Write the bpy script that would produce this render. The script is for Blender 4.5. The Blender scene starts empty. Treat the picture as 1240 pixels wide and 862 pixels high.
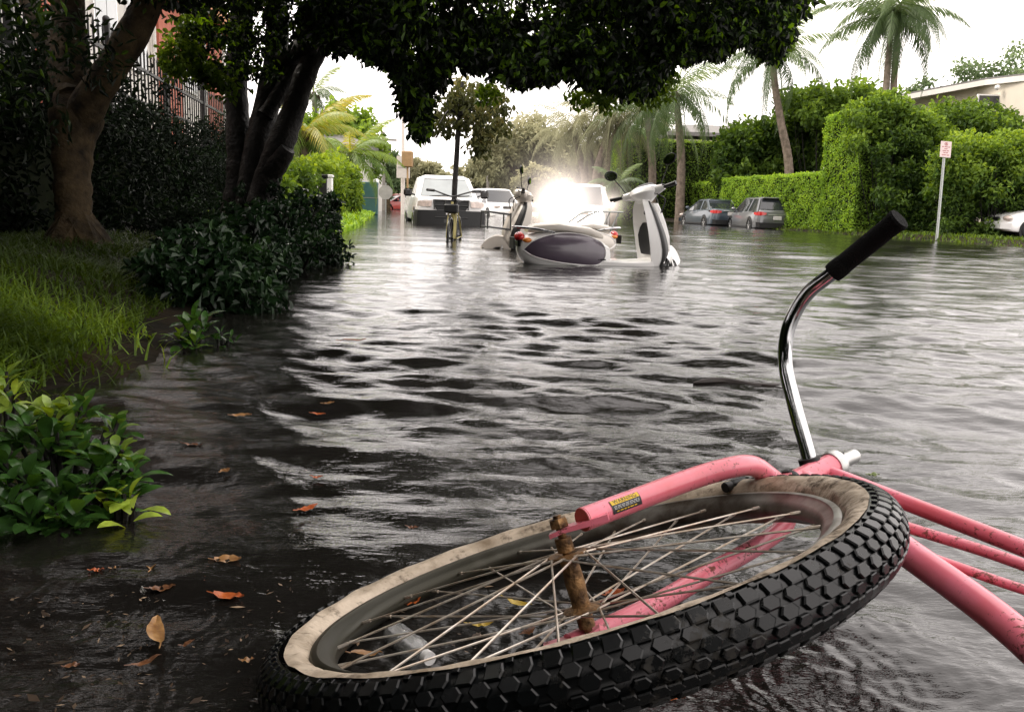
import bpy, math, random
import numpy as np
from mathutils import Vector, Matrix

SC = bpy.context.scene
COL = SC.collection
RNG = np.random.default_rng(11)
random.seed(5)
PI = math.pi

# ------------------------------------------------------------------ camera frame (used to turn measured picture points into places)
FPX, HC = 1030.0, 0.58
PITCH = math.atan((431 - 249) / FPX)
ROLL = math.radians(2.0)
FWD = np.array([0, math.cos(PITCH), -math.sin(PITCH)])
_r0 = np.array([1.0, 0, 0]); _u0 = np.cross(_r0, FWD)
RGT = _r0 * math.cos(ROLL) + _u0 * math.sin(ROLL)
UPV = _u0 * math.cos(ROLL) - _r0 * math.sin(ROLL)
EYE = np.array([0, 0, HC])

def ray(px, py): return FWD + (px - 620) / FPX * RGT - (py - 431) / FPX * UPV
def at(px, py, d): return EYE + ray(px, py) * d
def onz(px, py, z=0.0):
    r = ray(px, py); return EYE + r * ((z - HC) / r[2])
YAW = math.radians(9)
def street(lat, along, z=0.0):
    return np.array([lat * math.cos(YAW) - along * math.sin(YAW), lat * math.sin(YAW) + along * math.cos(YAW), z])

# ------------------------------------------------------------------ materials
def new_mat(name):
    m = bpy.data.materials.new(name); m.use_nodes = True
    nt = m.node_tree; b = nt.nodes['Principled BSDF']
    return m, nt, b
def N(nt, t, **kw):
    n = nt.nodes.new(t)
    for k, v in kw.items():
        if k in n.inputs: n.inputs[k].default_value = v
        else: setattr(n, k, v)
    return n
def ramp(nt, fac, stops):
    r = nt.nodes.new('ShaderNodeValToRGB')
    el = r.color_ramp.elements
    while len(el) < len(stops): el.new(0.5)
    for e, (p, c) in zip(el, stops): e.position = p; e.color = (*c, 1) if len(c) == 3 else c
    nt.links.new(fac, r.inputs[0]); return r.outputs[0]
def mat(name, col, rough=0.5, metal=0.0, var=0.25, scale=8.0, bump=0.0, bscale=None, spec=0.5, col2=None, coat=0.0, pos=(0.35, 0.7), detail=6):
    m, nt, b = new_mat(name)
    tc = N(nt, 'ShaderNodeTexCoord')
    nz = N(nt, 'ShaderNodeTexNoise', Scale=scale, Detail=detail, Roughness=0.6)
    nt.links.new(tc.outputs['Object'], nz.inputs['Vector'])
    c = np.array(col); d = np.array(col2) if col2 is not None else c * (1 - var)
    nt.links.new(ramp(nt, nz.outputs['Fac'], [(pos[0], tuple(d)), (pos[1], tuple(c))]), b.inputs['Base Color'])
    b.inputs['Roughness'].default_value = rough; b.inputs['Metallic'].default_value = metal
    b.inputs['Specular IOR Level'].default_value = spec; b.inputs['Coat Weight'].default_value = coat
    if bump:
        n2 = N(nt, 'ShaderNodeTexNoise', Scale=bscale or scale * 3, Detail=6)
        nt.links.new(tc.outputs['Object'], n2.inputs['Vector'])
        bp = N(nt, 'ShaderNodeBump', Strength=bump, Distance=0.02)
        nt.links.new(n2.outputs['Fac'], bp.inputs['Height']); nt.links.new(bp.outputs[0], b.inputs['Normal'])
    return m
def leaf_mat(name, dark, light, rough=0.4, trans=0.35, spec=0.4, tcol=None, mid=None):
    """leaf faces carry a 'tone' number 0..1: dark to light"""
    m, nt, b = new_mat(name)
    a = N(nt, 'ShaderNodeAttribute', attribute_name='tone')
    md = mid or tuple((np.array(dark) + np.array(light)) / 2)
    c = ramp(nt, a.outputs['Fac'], [(0.0, dark), (0.5, md), (1.0, light)])
    tc = N(nt, 'ShaderNodeTexCoord'); nz = N(nt, 'ShaderNodeTexNoise', Scale=38.0, Detail=5, Roughness=0.65); nt.links.new(tc.outputs['Object'], nz.inputs['Vector'])
    hv = N(nt, 'ShaderNodeHueSaturation', Saturation=0.95); vr = N(nt, 'ShaderNodeMapRange'); vr.inputs[1].default_value = .3; vr.inputs[2].default_value = .7; vr.inputs[3].default_value = .6; vr.inputs[4].default_value = 1.35
    nt.links.new(nz.outputs['Fac'], vr.inputs[0]); nt.links.new(vr.outputs[0], hv.inputs['Value']); nt.links.new(c, hv.inputs['Color']); c = hv.outputs[0]
    nt.links.new(c, b.inputs['Base Color'])
    b.inputs['Roughness'].default_value = rough; b.inputs['Specular IOR Level'].default_value = spec
    if trans > 0:
        t = N(nt, 'ShaderNodeBsdfTranslucent')
        hs = N(nt, 'ShaderNodeHueSaturation', Hue=0.48, Saturation=1.15, Value=1.8)
        nt.links.new(c, hs.inputs['Color']); nt.links.new(hs.outputs[0], t.inputs['Color'])
        mx = N(nt, 'ShaderNodeMixShader'); mx.inputs[0].default_value = trans
        nt.links.new(b.outputs[0], mx.inputs[1]); nt.links.new(t.outputs[0], mx.inputs[2])
        nt.links.new(mx.outputs[0], nt.nodes['Material Output'].inputs['Surface'])
    return m
def emit_mat(name, col, strength):
    m, nt, b = new_mat(name)
    b.inputs['Base Color'].default_value = (*col, 1)
    b.inputs['Emission Color'].default_value = (*col, 1); b.inputs['Emission Strength'].default_value = strength
    return m

MT = {}
MT['pink'] = mat('pink_enamel', (0.90, 0.235, 0.32), 0.3, var=0.0, col2=(0.78, 0.15, 0.185), scale=9, spec=0.55, coat=0.35, pos=(0.3, 0.6))
def grimy(m, specks, scale, lo, hi, streak=None):
    # dirt specks and chips over an existing material
    nt = m.node_tree; b = nt.nodes['Principled BSDF']; src = b.inputs['Base Color'].links[0].from_socket
    tc = N(nt, 'ShaderNodeTexCoord'); n1 = N(nt, 'ShaderNodeTexNoise', Scale=scale, Detail=5, Roughness=0.7); n2 = N(nt, 'ShaderNodeTexNoise', Scale=scale * .12, Detail=4)
    for q in (n1, n2): nt.links.new(tc.outputs['Object'], q.inputs['Vector'])
    mu = N(nt, 'ShaderNodeMath', operation='MULTIPLY_ADD'); mu.inputs[1].default_value = 0.6; nt.links.new(n2.outputs['Fac'], mu.inputs[0]); nt.links.new(n1.outputs['Fac'], mu.inputs[2])
    f = ramp(nt, mu.outputs[0], [(lo, (0, 0, 0)), (hi, (1, 1, 1))])
    mx = N(nt, 'ShaderNodeMix', data_type='RGBA'); nt.links.new(f, mx.inputs[0]); nt.links.new(src, mx.inputs[6]); mx.inputs[7].default_value = (*specks, 1)
    nt.links.new(mx.outputs[2], b.inputs['Base Color'])
    r0 = b.inputs['Roughness'].default_value; mr = N(nt, 'ShaderNodeMapRange'); mr.inputs[3].default_value = r0; mr.inputs[4].default_value = min(1, r0 + .4); nt.links.new(f, mr.inputs[0]); nt.links.new(mr.outputs[0], b.inputs['Roughness'])
    return m
grimy(MT['pink'], (0.20, 0.06, 0.035), 150, 0.885, 0.98)
MT['pink_cut'] = mat('pink_primer', (0.55, 0.10, 0.08), 0.6, scale=30)
MT['chrome'] = mat('chrome_steel', (0.56, 0.57, 0.58), 0.07, 1.0, var=0.15, scale=20)
MT['alu'] = mat('dull_aluminium', (0.62, 0.62, 0.6), 0.35, 1.0, var=0.3, scale=40)
MT['rubber'] = mat('black_rubber', (0.0035, 0.0045, 0.005), 0.27, var=0.45, scale=30, spec=0.36)
MT['grip'] = mat('black_foam_grip', (0.008, 0.008, 0.008), 0.85, scale=120, bump=0.5, bscale=500, spec=0.15)
MT['whitewall'] = mat('dirty_cream_rubber', (0.60, 0.50, 0.38), 0.5, col2=(0.20, 0.145, 0.085), scale=10, pos=(0.33, 0.56), bump=0.15, bscale=120)
MT['rim'] = mat('dull_grey_rim', (0.30, 0.29, 0.26), 0.42, 0.5, col2=(0.08, 0.06, 0.042), scale=14, pos=(0.35, 0.6))
MT['rust'] = mat('rusty_steel', (0.42, 0.24, 0.10), 0.5, 0.6, col2=(0.05, 0.025, 0.012), scale=60, pos=(0.35, 0.65), bump=0.3, bscale=200)
MT['spoke'] = mat('dull_spoke_steel', (0.74, 0.70, 0.63), 0.33, 0.6, col2=(0.42, 0.33, 0.24), scale=40)
grimy(MT['whitewall'], (0.09, 0.065, 0.04), 55, 0.82, 1.05)
grimy(MT['rubber'], (0.022, 0.02, 0.016), 70, 0.92, 1.12)
MT['black'] = mat('black_plastic', (0.006, 0.006, 0.0065), 0.4, var=0.3, scale=30)
MT['matte_black'] = mat('matte_black_trim', (0.010, 0.0105, 0.011), 0.55, var=0.3, scale=20)
MT['dark_tube'] = mat('dark_painted_steel', (0.05, 0.05, 0.05), 0.4, var=0.3)
MT['white'] = mat('white_paint', (0.88, 0.87, 0.85), 0.25, var=0.06, scale=3, coat=0.5)
MT['cream'] = mat('cream_paint', (0.66, 0.61, 0.54), 0.3, var=0.08, scale=3, coat=0.4)
MT['red_lens'] = mat('red_lens', (0.65, 0.03, 0.03), 0.15, var=0.2, scale=20, coat=0.6)
MT['orange_lens'] = mat('orange_lens', (0.8, 0.25, 0.03), 0.2, var=0.2, scale=20)
MT['clear_lens'] = mat('clear_lamp_lens', (0.75, 0.62, 0.55), 0.12, var=0.35, scale=9, coat=0.6)
MT['glass'] = mat('dark_car_glass', (0.03, 0.035, 0.04), 0.05, var=0.3, scale=2, spec=0.8)
MT['windscreen'] = mat('pale_windscreen', (0.33, 0.36, 0.36), 0.08, var=0.25, scale=1.2, spec=0.8)
MT['grey_car'] = mat('grey_metallic_paint', (0.17, 0.175, 0.18), 0.3, 0.45, var=0.1, scale=2, coat=0.7)
MT['blue_car'] = mat('dark_blue_metallic_paint', (0.055, 0.075, 0.095), 0.3, 0.35, var=0.1, scale=2, coat=0.7)
MT['red_car'] = mat('red_car_paint', (0.42, 0.07, 0.06), 0.3, var=0.1, scale=2, coat=0.5)
MT['wheel_alloy'] = mat('alloy_wheel', (0.55, 0.55, 0.55), 0.3, 0.8, var=0.2, scale=20)
MT['purple_panel'] = mat('dark_plum_panel', (0.11, 0.085, 0.115), 0.3, var=0.3, scale=3, coat=0.5)
MT['bark'] = mat('brown_bark', (0.088, 0.061, 0.03), 0.8, col2=(0.012, 0.009, 0.006), scale=7, pos=(0.32, 0.66), bump=1.0, bscale=22, spec=0.2, detail=10)
MT['bark_dark'] = mat('dark_wet_bark', (0.014, 0.011, 0.008), 0.6, col2=(0.004, 0.003, 0.0025), scale=5, pos=(0.35, 0.7), bump=1.0, bscale=20, spec=0.3)
MT['palm_bark'] = mat('palm_bark', (0.24, 0.19, 0.15), 0.85, col2=(0.10, 0.08, 0.06), scale=6, bump=0.6, bscale=25, spec=0.2)
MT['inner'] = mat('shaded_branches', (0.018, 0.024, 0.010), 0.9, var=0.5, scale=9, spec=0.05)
MT['iron'] = mat('black_iron', (0.012, 0.012, 0.012), 0.5, var=0.3)
MT['brick'] = mat('red_brick', (0.50, 0.16, 0.10), 0.85, col2=(0.36, 0.10, 0.065), scale=4)
MT['stucco'] = mat('pale_stucco', (0.74, 0.71, 0.66), 0.9, var=0.1, scale=1.5)
MT['beige'] = mat('beige_stucco', (0.66, 0.60, 0.50), 0.9, var=0.1, scale=1.2)
MT['roof'] = mat('grey_roof_shingle', (0.20, 0.19, 0.18), 0.8, var=0.3, scale=6, bump=0.3)
MT['orange_wall'] = mat('terracotta_stucco', (0.55, 0.27, 0.14), 0.9, var=0.15, scale=2)
MT['galv'] = mat('galvanised_post', (0.42, 0.44, 0.42), 0.45, 0.6, var=0.25, scale=30)
MT['sign_white'] = mat('faded_sign_face', (0.72, 0.58, 0.56), 0.5, var=0.08, scale=5)
MT['sign_red'] = mat('faded_red_print', (0.45, 0.16, 0.16), 0.6, var=0.15, scale=20)
MT['teal'] = mat('teal_utility_paint', (0.055, 0.15, 0.15), 0.5, var=0.2, scale=3)
MT['pole_grey'] = mat('weathered_pole', (0.25, 0.23, 0.2), 0.8, var=0.3, scale=5)
MT['pole_white'] = mat('pale_pole', (0.68, 0.62, 0.56), 0.7, var=0.15, scale=5)
MT['sign_back'] = mat('sign_back_metal', (0.48, 0.47, 0.44), 0.5, 0.3, var=0.2, scale=5)
MT['brown_box'] = mat('brown_painted_box', (0.42, 0.26, 0.12), 0.6, var=0.2)
MT['yellow_frame'] = mat('olive_yellow_paint', (0.42, 0.36, 0.12), 0.4, var=0.2)
MT['sticker_yellow'] = mat('yellow_sticker', (0.85, 0.55, 0.02), 0.5, var=0.1, scale=50)
MT['sticker_black'] = mat('black_sticker', (0.02, 0.02, 0.02), 0.45, var=0.1)
MT['print_white'] = mat('white_print', (0.55, 0.55, 0.52), 0.5, var=0.2, scale=300)
MT['plate'] = mat('plate_white', (0.62, 0.6, 0.58), 0.5, var=0.12, scale=8)
MT['twig'] = mat('wet_twig', (0.03, 0.02, 0.015), 0.4, var=0.4, scale=30)
MT['soil'] = mat('wet_soil', (0.028, 0.019, 0.010), 0.9, col2=(0.008, 0.007, 0.004), scale=3, bump=0.8, bscale=14, spec=0.15)
# foliage
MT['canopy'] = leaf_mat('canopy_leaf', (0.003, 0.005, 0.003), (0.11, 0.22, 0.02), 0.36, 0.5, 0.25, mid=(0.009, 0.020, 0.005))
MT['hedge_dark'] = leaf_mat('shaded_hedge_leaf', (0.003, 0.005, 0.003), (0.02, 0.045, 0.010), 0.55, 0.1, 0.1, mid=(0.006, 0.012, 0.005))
MT['clusia'] = leaf_mat('glossy_dark_leaf', (0.004, 0.012, 0.004), (0.035, 0.085, 0.02), 0.32, 0.15, 0.3, mid=(0.010, 0.028, 0.009))
MT['hedge'] = leaf_mat('clipped_hedge_leaf', (0.05, 0.11, 0.012), (0.34, 0.50, 0.06), 0.5, 0.35, 0.25, mid=(0.18, 0.32, 0.03))
MT['bush'] = leaf_mat('mid_green_leaf', (0.022, 0.05, 0.008), (0.27, 0.40, 0.05), 0.5, 0.33, 0.2, mid=(0.095, 0.17, 0.019))
MT['lime'] = leaf_mat('lime_green_leaf', (0.04, 0.09, 0.012), (0.38, 0.50, 0.045), 0.5, 0.35, 0.2, mid=(0.18, 0.28, 0.03))
MT['palm'] = leaf_mat('palm_leaflet', (0.035, 0.065, 0.02), (0.27, 0.33, 0.11), 0.45, 0.33, 0.3, mid=(0.10, 0.155, 0.05))
MT['palm_yellow'] = leaf_mat('yellowing_palm_leaflet', (0.07, 0.14, 0.03), (0.62, 0.42, 0.07), 0.45, 0.35, 0.3, mid=(0.2, 0.29, 0.05))
MT['far'] = leaf_mat('painted_haze_leaf', (0.15, 0.155, 0.085), (0.46, 0.44, 0.27), 0.7, 0.25, 0.1, mid=(0.28, 0.28, 0.16))  # distance haze is painted into these pale leaf colours
MT['far_green'] = leaf_mat('painted_haze_green_leaf', (0.07, 0.12, 0.05), (0.27, 0.35, 0.17), 0.6, 0.25, 0.15, mid=(0.14, 0.2, 0.09))  # haze mixed into the green, paler than the leaves themselves
MT['plant'] = leaf_mat('broad_leaf', (0.010, 0.034, 0.008), (0.42, 0.55, 0.05), 0.24, 0.25, 0.5, mid=(0.045, 0.125, 0.018))
MT['grass'] = leaf_mat('grass_blade', (0.014, 0.03, 0.004), (0.46, 0.58, 0.035), 0.5, 0.35, 0.2, mid=(0.15, 0.25, 0.02))
MT['lawn'] = leaf_mat('lawn_blade', (0.10, 0.22, 0.015), (0.36, 0.55, 0.05), 0.5, 0.3, 0.2, mid=(0.22, 0.4, 0.03))
MT['brown_leaf'] = leaf_mat('olive_brown_leaf', (0.025, 0.03, 0.010), (0.20, 0.18, 0.055), 0.5, 0.3, 0.2, mid=(0.07, 0.08, 0.024))  # brown cast of the flare is painted into these leaf colours
def dead_leaf(name, a, b): return mat(name, a, 0.35, col2=b, scale=35, pos=(0.35, 0.62), spec=0.5)
MT['leaf_orange'] = dead_leaf('orange_dead_leaf', (0.55, 0.14, 0.025), (0.30, 0.06, 0.015))
MT['leaf_tan'] = dead_leaf('tan_dead_leaf', (0.45, 0.25, 0.09), (0.20, 0.09, 0.03))
MT['leaf_brown'] = dead_leaf('brown_dead_leaf', (0.22, 0.09, 0.03), (0.08, 0.03, 0.012))
MT['leaf_yellow'] = dead_leaf('yellow_dead_leaf', (0.62, 0.46, 0.06), (0.35, 0.22, 0.03))
MT['leaf_green'] = dead_leaf('green_fallen_leaf', (0.22, 0.27, 0.04), (0.1, 0.15, 0.03))

def darkened_side(m, x0, x1, sunk_dark):
    # darkness of the sunken side painted into the colour, running across the part
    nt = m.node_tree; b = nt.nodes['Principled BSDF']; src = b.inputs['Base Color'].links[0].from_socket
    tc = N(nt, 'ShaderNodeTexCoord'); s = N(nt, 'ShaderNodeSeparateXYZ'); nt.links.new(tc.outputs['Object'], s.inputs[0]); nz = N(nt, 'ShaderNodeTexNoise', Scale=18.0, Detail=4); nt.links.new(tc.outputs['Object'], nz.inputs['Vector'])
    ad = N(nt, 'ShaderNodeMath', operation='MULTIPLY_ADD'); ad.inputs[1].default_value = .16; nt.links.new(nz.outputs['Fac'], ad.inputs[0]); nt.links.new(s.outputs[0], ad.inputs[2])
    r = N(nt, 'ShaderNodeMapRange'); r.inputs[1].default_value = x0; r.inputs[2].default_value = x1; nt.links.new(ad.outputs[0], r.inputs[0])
    mx = N(nt, 'ShaderNodeMix', data_type='RGBA'); nt.links.new(r.outputs[0], mx.inputs[0]); mx.inputs[6].default_value = (*sunk_dark, 1); nt.links.new(src, mx.inputs[7]); nt.links.new(mx.outputs[2], b.inputs['Base Color'])
darkened_side(MT['rim'], -0.02, 0.22, (0.022, 0.020, 0.010))
# ------------------------------------------------------------------ mesh building
def V(*a): return np.array(a, float)
def unit(v): v = np.asarray(v, float); return v / (np.linalg.norm(v) + 1e-12)
class MB:
    """collects shapes and links them as ONE mesh object"""
    def __init__(s): s.v = []; s.f = []; s.mi = []; s.n = 0; s.cur = 0
    def add(s, vs, fs):
        o = s.n; s.v.append(np.asarray(vs, float)); s.n += len(vs)
        for f in fs: s.f.append([i + o for i in f]); s.mi.append(s.cur)
        return s
    def box(s, c, size, rot=None, bevel=0.0):
        x, y, z = np.array(size) / 2.0
        if bevel <= 0:
            p = np.array([(i, j, k) for k in (-z, z) for j in (-y, y) for i in (-x, x)])
            f = [(0, 2, 3, 1), (4, 5, 7, 6), (0, 1, 5, 4), (2, 6, 7, 3), (0, 4, 6, 2), (1, 3, 7, 5)]
        else:
            b = min(bevel, x * .9, y * .9, z * .9)
            ring = lambda X, Y, Z: [(X - b, -Y, Z), (X, -Y + b, Z), (X, Y - b, Z), (X - b, Y, Z), (-X + b, Y, Z), (-X, Y - b, Z), (-X, -Y + b, Z), (-X + b, -Y, Z)]
            p = np.array(ring(x - b, y - b, -z) + ring(x, y, -z + b) + ring(x, y, z - b) + ring(x - b, y - b, z))
            f = [tuple(range(7, -1, -1)), tuple(range(24, 32))]
            for r in range(3):
                for i in range(8): f.append((r * 8 + i, r * 8 + (i + 1) % 8, r * 8 + 8 + (i + 1) % 8, r * 8 + 8 + i))
        if rot is not None: p = p @ np.array(rot).T
        return s.add(p + np.array(c, float), f)
    def loft(s, secs, cap=True, closed=True, loop=False):
        k = len(secs[0]); vs = np.concatenate([np.asarray(q, float) for q in secs]); f = []
        m = len(secs)
        for r in range(m if loop else m - 1):
            a = r * k; b = ((r + 1) % m) * k
            for i in range(k if closed else k - 1):
                j = (i + 1) % k; f.append((a + i, a + j, b + j, b + i))
        if cap and closed and not loop:
            f.append(tuple(range(k - 1, -1, -1))); f.append(tuple(range((m - 1) * k, m * k)))
        return s.add(vs, f)
    def tube(s, pts, rad, k=10, cap=True, loop=False, flat=None):
        pts = [np.asarray(p, float) for p in pts]; m = len(pts)
        rad = [rad] * m if np.isscalar(rad) else list(rad)
        secs = []; prev = None
        for i in range(m):
            if loop: t = pts[(i + 1) % m] - pts[i - 1]
            else: t = pts[min(i + 1, m - 1)] - pts[max(i - 1, 0)]
            t = unit(t)
            if prev is None:
                h = V(0, 0, 1) if abs(t[2]) < .9 else V(1, 0, 0)
                a = unit(np.cross(t, h))
            else: a = unit(prev - t * (prev @ t))
            prev = a; b = np.cross(t, a)
            th = np.arange(k) * 2 * PI / k
            fa, fb = flat or (1, 1)
            secs.append(pts[i] + rad[i] * (np.cos(th)[:, None] * a * fa + np.sin(th)[:, None] * b * fb))
        return s.loft(secs, cap, True, loop)
    def lathe(s, prof, c, axis, k=32, closed=False):
        """prof: (radius, offset along axis)"""
        axis = unit(axis); h = V(0, 0, 1) if abs(axis[2]) < .9 else V(1, 0, 0)
        a = unit(np.cross(axis, h)); b = np.cross(axis, a); secs = []
        for i in range(k):
            t = 2 * PI * i / k; d = a * math.cos(t) + b * math.sin(t)
            secs.append([np.asarray(c) + d * r + axis * o for r, o in prof])
        return s.loft(secs, False, closed, True)
    def ball(s, c, r, rot=None, k=14, m=9):
        r = np.array([r] * 3 if np.isscalar(r) else r, float); secs = []
        for j in range(m):
            ph = PI * (j + .02) / (m - 1 + .04) - PI / 2; th = np.arange(k) * 2 * PI / k
            p = np.stack([np.cos(ph) * np.cos(th), np.cos(ph) * np.sin(th), np.full(k, math.sin(ph))], 1) * r
            if rot is not None: p = p @ np.array(rot).T
            secs.append(p + np.array(c, float))
        return s.loft(secs)
    def prism(s, poly, n0, n1):
        """poly: list of points; swept from offset vector n0 to n1"""
        p = np.asarray(poly, float); return s.loft([p + np.asarray(n0), p + np.asarray(n1)])
    def build(s, name, m, parent=None, smooth=True, xf=None, angle=40):
        me = bpy.data.meshes.new(name)
        v = np.concatenate(s.v) if s.v else np.zeros((0, 3))
        if xf is not None: v = xf(v)
        me.from_pydata(v.tolist(), [], s.f)
        ms = m if isinstance(m, (list, tuple)) else [m]
        for q in ms: me.materials.append(q)
        if len(ms) > 1: me.polygons.foreach_set('material_index', s.mi)
        if smooth:
            me.polygons.foreach_set('use_smooth', [True] * len(me.polygons)); me.set_sharp_from_angle(angle=math.radians(angle))
        me.update()
        o = bpy.data.objects.new(name, me); COL.objects.link(o)
        if parent is not None: o.parent = parent
        return o
def tri_mesh(name, verts, faces, m, parent=None, tone=None, smooth=False):
    verts = np.ascontiguousarray(verts, np.float32); faces = np.ascontiguousarray(faces, np.int32); k = faces.shape[1]
    me = bpy.data.meshes.new(name)
    me.vertices.add(len(verts)); me.vertices.foreach_set('co', verts.ravel())
    me.loops.add(faces.size); me.loops.foreach_set('vertex_index', faces.ravel())
    me.polygons.add(len(faces)); me.polygons.foreach_set('loop_start', np.arange(len(faces), dtype=np.int32) * k)
    me.polygons.foreach_set('use_smooth', np.full(len(faces), smooth))
    if tone is not None:
        a = me.attributes.new('tone', 'FLOAT', 'FACE'); a.data.foreach_set('value', np.ascontiguousarray(tone, np.float32))
    me.materials.append(m); me.update(calc_edges=True)
    o = bpy.data.objects.new(name, me); COL.objects.link(o)
    if parent is not None: o.parent = parent
    return o
def runit(n, rng=RNG):
    d = rng.normal(size=(n, 3)); return d / np.linalg.norm(d, axis=1, keepdims=True)
def leaves(name, P, L, W, m, parent=None, droop=0.4, tone=None, fold=0.25, dirs=None, face_up=0.0):
    """many small pointed leaves, two faces each, folded along the midrib"""
    n = len(P); L = np.broadcast_to(L, (n,))[:, None]; W = np.broadcast_to(W, (n,))[:, None]
    d = runit(n) if dirs is None else dirs + runit(n) * .45
    d[:, 2] -= droop; d /= np.linalg.norm(d, axis=1, keepdims=True)
    h = runit(n); h[:, 2] += face_up; s_ = np.cross(d, h); s_ /= np.linalg.norm(s_, axis=1, keepdims=True) + 1e-9
    nn = np.cross(s_, d); nn[nn[:, 2] < 0] *= -1
    t = RNG.random(n) if tone is None else tone
    if m.name in ('canopy_leaf', 'glossy_dark_leaf', 'shaded_hedge_leaf', 'mid_green_leaf', 'olive_brown_leaf'):      # fuller, rounded blade
        o_ = nn * W * fold; q_ = lambda u, w_, k: P + d * L * u + s_ * W * w_ + o_ * k
        v = np.stack([P, q_(.28, .42, .8), q_(.66, .46, 1), P + d * L - nn * L * .10, q_(.66, -.46, 1), q_(.28, -.42, .8)], 1).reshape(-1, 3)
        b = np.arange(n)[:, None] * 6; f = np.concatenate([b + [0, 1, 2], b + [0, 2, 3], b + [0, 3, 4], b + [0, 4, 5]], 1).reshape(-1, 3)
        return tri_mesh(name, v, f, m, parent, np.repeat(np.clip(t, 0, 1), 4))
    v = np.stack([P, P + d * L * .45 + s_ * W * .5 + nn * W * fold, P + d * L - nn * L * .08, P + d * L * .45 - s_ * W * .5 + nn * W * fold], 1).reshape(-1, 3)
    b = np.arange(n)[:, None] * 4
    f = np.concatenate([b + [0, 1, 2], b + [0, 2, 3]], 1).reshape(-1, 3)
    return tri_mesh(name, v, f, m, parent, np.repeat(np.clip(t, 0, 1), 2))
def blobs(cs, rs, per, flat=0.8, shell=0.55):
    """points spread inside leaf clumps; also returns a tone: clumps differ, lighter on their upper side"""
    P = []; T = []
    for c, r in zip(cs, rs):
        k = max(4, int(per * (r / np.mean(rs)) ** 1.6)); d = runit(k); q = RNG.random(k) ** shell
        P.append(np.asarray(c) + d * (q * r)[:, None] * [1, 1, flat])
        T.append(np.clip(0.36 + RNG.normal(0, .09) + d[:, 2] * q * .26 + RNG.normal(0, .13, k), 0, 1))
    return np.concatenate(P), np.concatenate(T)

# ------------------------------------------------------------------ names, labels, groups
def tag(o, label=None, cat=None, group=None, kind=None):
    if label: o['label'] = label
    if cat: o['category'] = cat
    if group: o['group'] = group
    if kind: o['kind'] = kind
    return o
def thing(name, label, cat, loc=(0, 0, 0), rz=0.0, group=None, scale=1.0):
    o = bpy.data.objects.new(name, None); COL.objects.link(o); o.empty_display_size = 0.1
    o.location = tuple(loc); o.rotation_euler = (0, 0, rz); o.scale = (scale,) * 3
    return tag(o, label, cat, group)
def copy_tree(o, parent=None):
    c = o.copy(); COL.objects.link(c)
    if parent is not None: c.parent = parent
    for ch in list(o.children): copy_tree(ch, c)
    return c
def smooth_path(pts, n=8):
    """Catmull-Rom through pts"""
    P = [np.asarray(p, float) for p in pts]; P = [2 * P[0] - P[1]] + P + [2 * P[-1] - P[-2]]; out = []
    for i in range(1, len(P) - 2):
        for k in range(n):
            t = k / n; a, b, c, d = P[i - 1], P[i], P[i + 1], P[i + 2]
            out.append(.5 * (2 * b + (c - a) * t + (2 * a - 5 * b + 4 * c - d) * t * t + (3 * b - a - 3 * c + d) * t ** 3))
    out.append(P[-2]); return out
def lerp_path(vals, n=8):
    return [float(v[0]) for v in smooth_path([V(x) for x in vals], n)]
# ------------------------------------------------------------------ camera, sky, sun
cam = bpy.data.cameras.new('camera'); camo = bpy.data.objects.new('camera', cam); COL.objects.link(camo)
cam.lens = 36 * FPX / 1240; cam.sensor_width = 36; cam.clip_start = 0.02; cam.clip_end = 3000
camo.matrix_world = Matrix(((RGT[0], UPV[0], -FWD[0], 0), (RGT[1], UPV[1], -FWD[1], 0), (RGT[2], UPV[2], -FWD[2], HC), (0, 0, 0, 1)))
SC.camera = camo
SC.view_settings.view_transform = 'Standard'; SC.view_settings.look = 'None'; SC.view_settings.exposure = 0
SC.render.engine = 'CYCLES'
SC.cycles.max_bounces = 6; SC.cycles.transparent_max_bounces = 12; SC.cycles.volume_bounces = 0
SC.cycles.volume_step_rate = 2.0; SC.cycles.use_denoising = True
SC.cycles.sample_clamp_indirect = 6

SUN_EL, SUN_AZ = math.radians(50), math.radians(-62)      # azimuth from +Y towards +X
w = bpy.data.worlds.new('World'); SC.world = w; w.use_nodes = True
nt = w.node_tree; bg = nt.nodes['Background']
sky = N(nt, 'ShaderNodeTexSky', sky_type='NISHITA', sun_disc=False); sky.sun_elevation = SUN_EL; sky.sun_rotation = SUN_AZ
sky.air_density = 1.0; sky.dust_density = 4.0
tc = N(nt, 'ShaderNodeTexCoord')
cl = N(nt, 'ShaderNodeTexNoise', Scale=1.6, Detail=5)
mp = N(nt, 'ShaderNodeMapping'); mp.inputs['Scale'].default_value = (1, 1, 2.5)
nt.links.new(tc.outputs['Generated'], mp.inputs[0]); nt.links.new(mp.outputs[0], cl.inputs['Vector'])
cloud = ramp(nt, cl.outputs['Fac'], [(0.3, (16.8, 15.6, 15.0)), (0.7, (19.8, 18.4, 17.7))])
mx = N(nt, 'ShaderNodeMix', data_type='RGBA'); mx.inputs[0].default_value = 0.88
nt.links.new(sky.outputs[0], mx.inputs[6]); nt.links.new(cloud, mx.inputs[7])
nt.links.new(mx.outputs[2], bg.inputs['Color']); bg.inputs['Strength'].default_value = 0.15
sl = bpy.data.lights.new('overcast_sun', 'SUN'); sl.energy = 3.2; sl.angle = math.radians(14); sl.color = (1, 0.93, 0.82)
so = bpy.data.objects.new('overcast_sun', sl); COL.objects.link(so)
sd = Vector((math.sin(SUN_AZ) * math.cos(SUN_EL), math.cos(SUN_AZ) * math.cos(SUN_EL), math.sin(SUN_EL)))
so.rotation_euler = (-sd).to_track_quat('-Z', 'Y').to_euler(); so.location = tuple(sd * 60)

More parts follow.
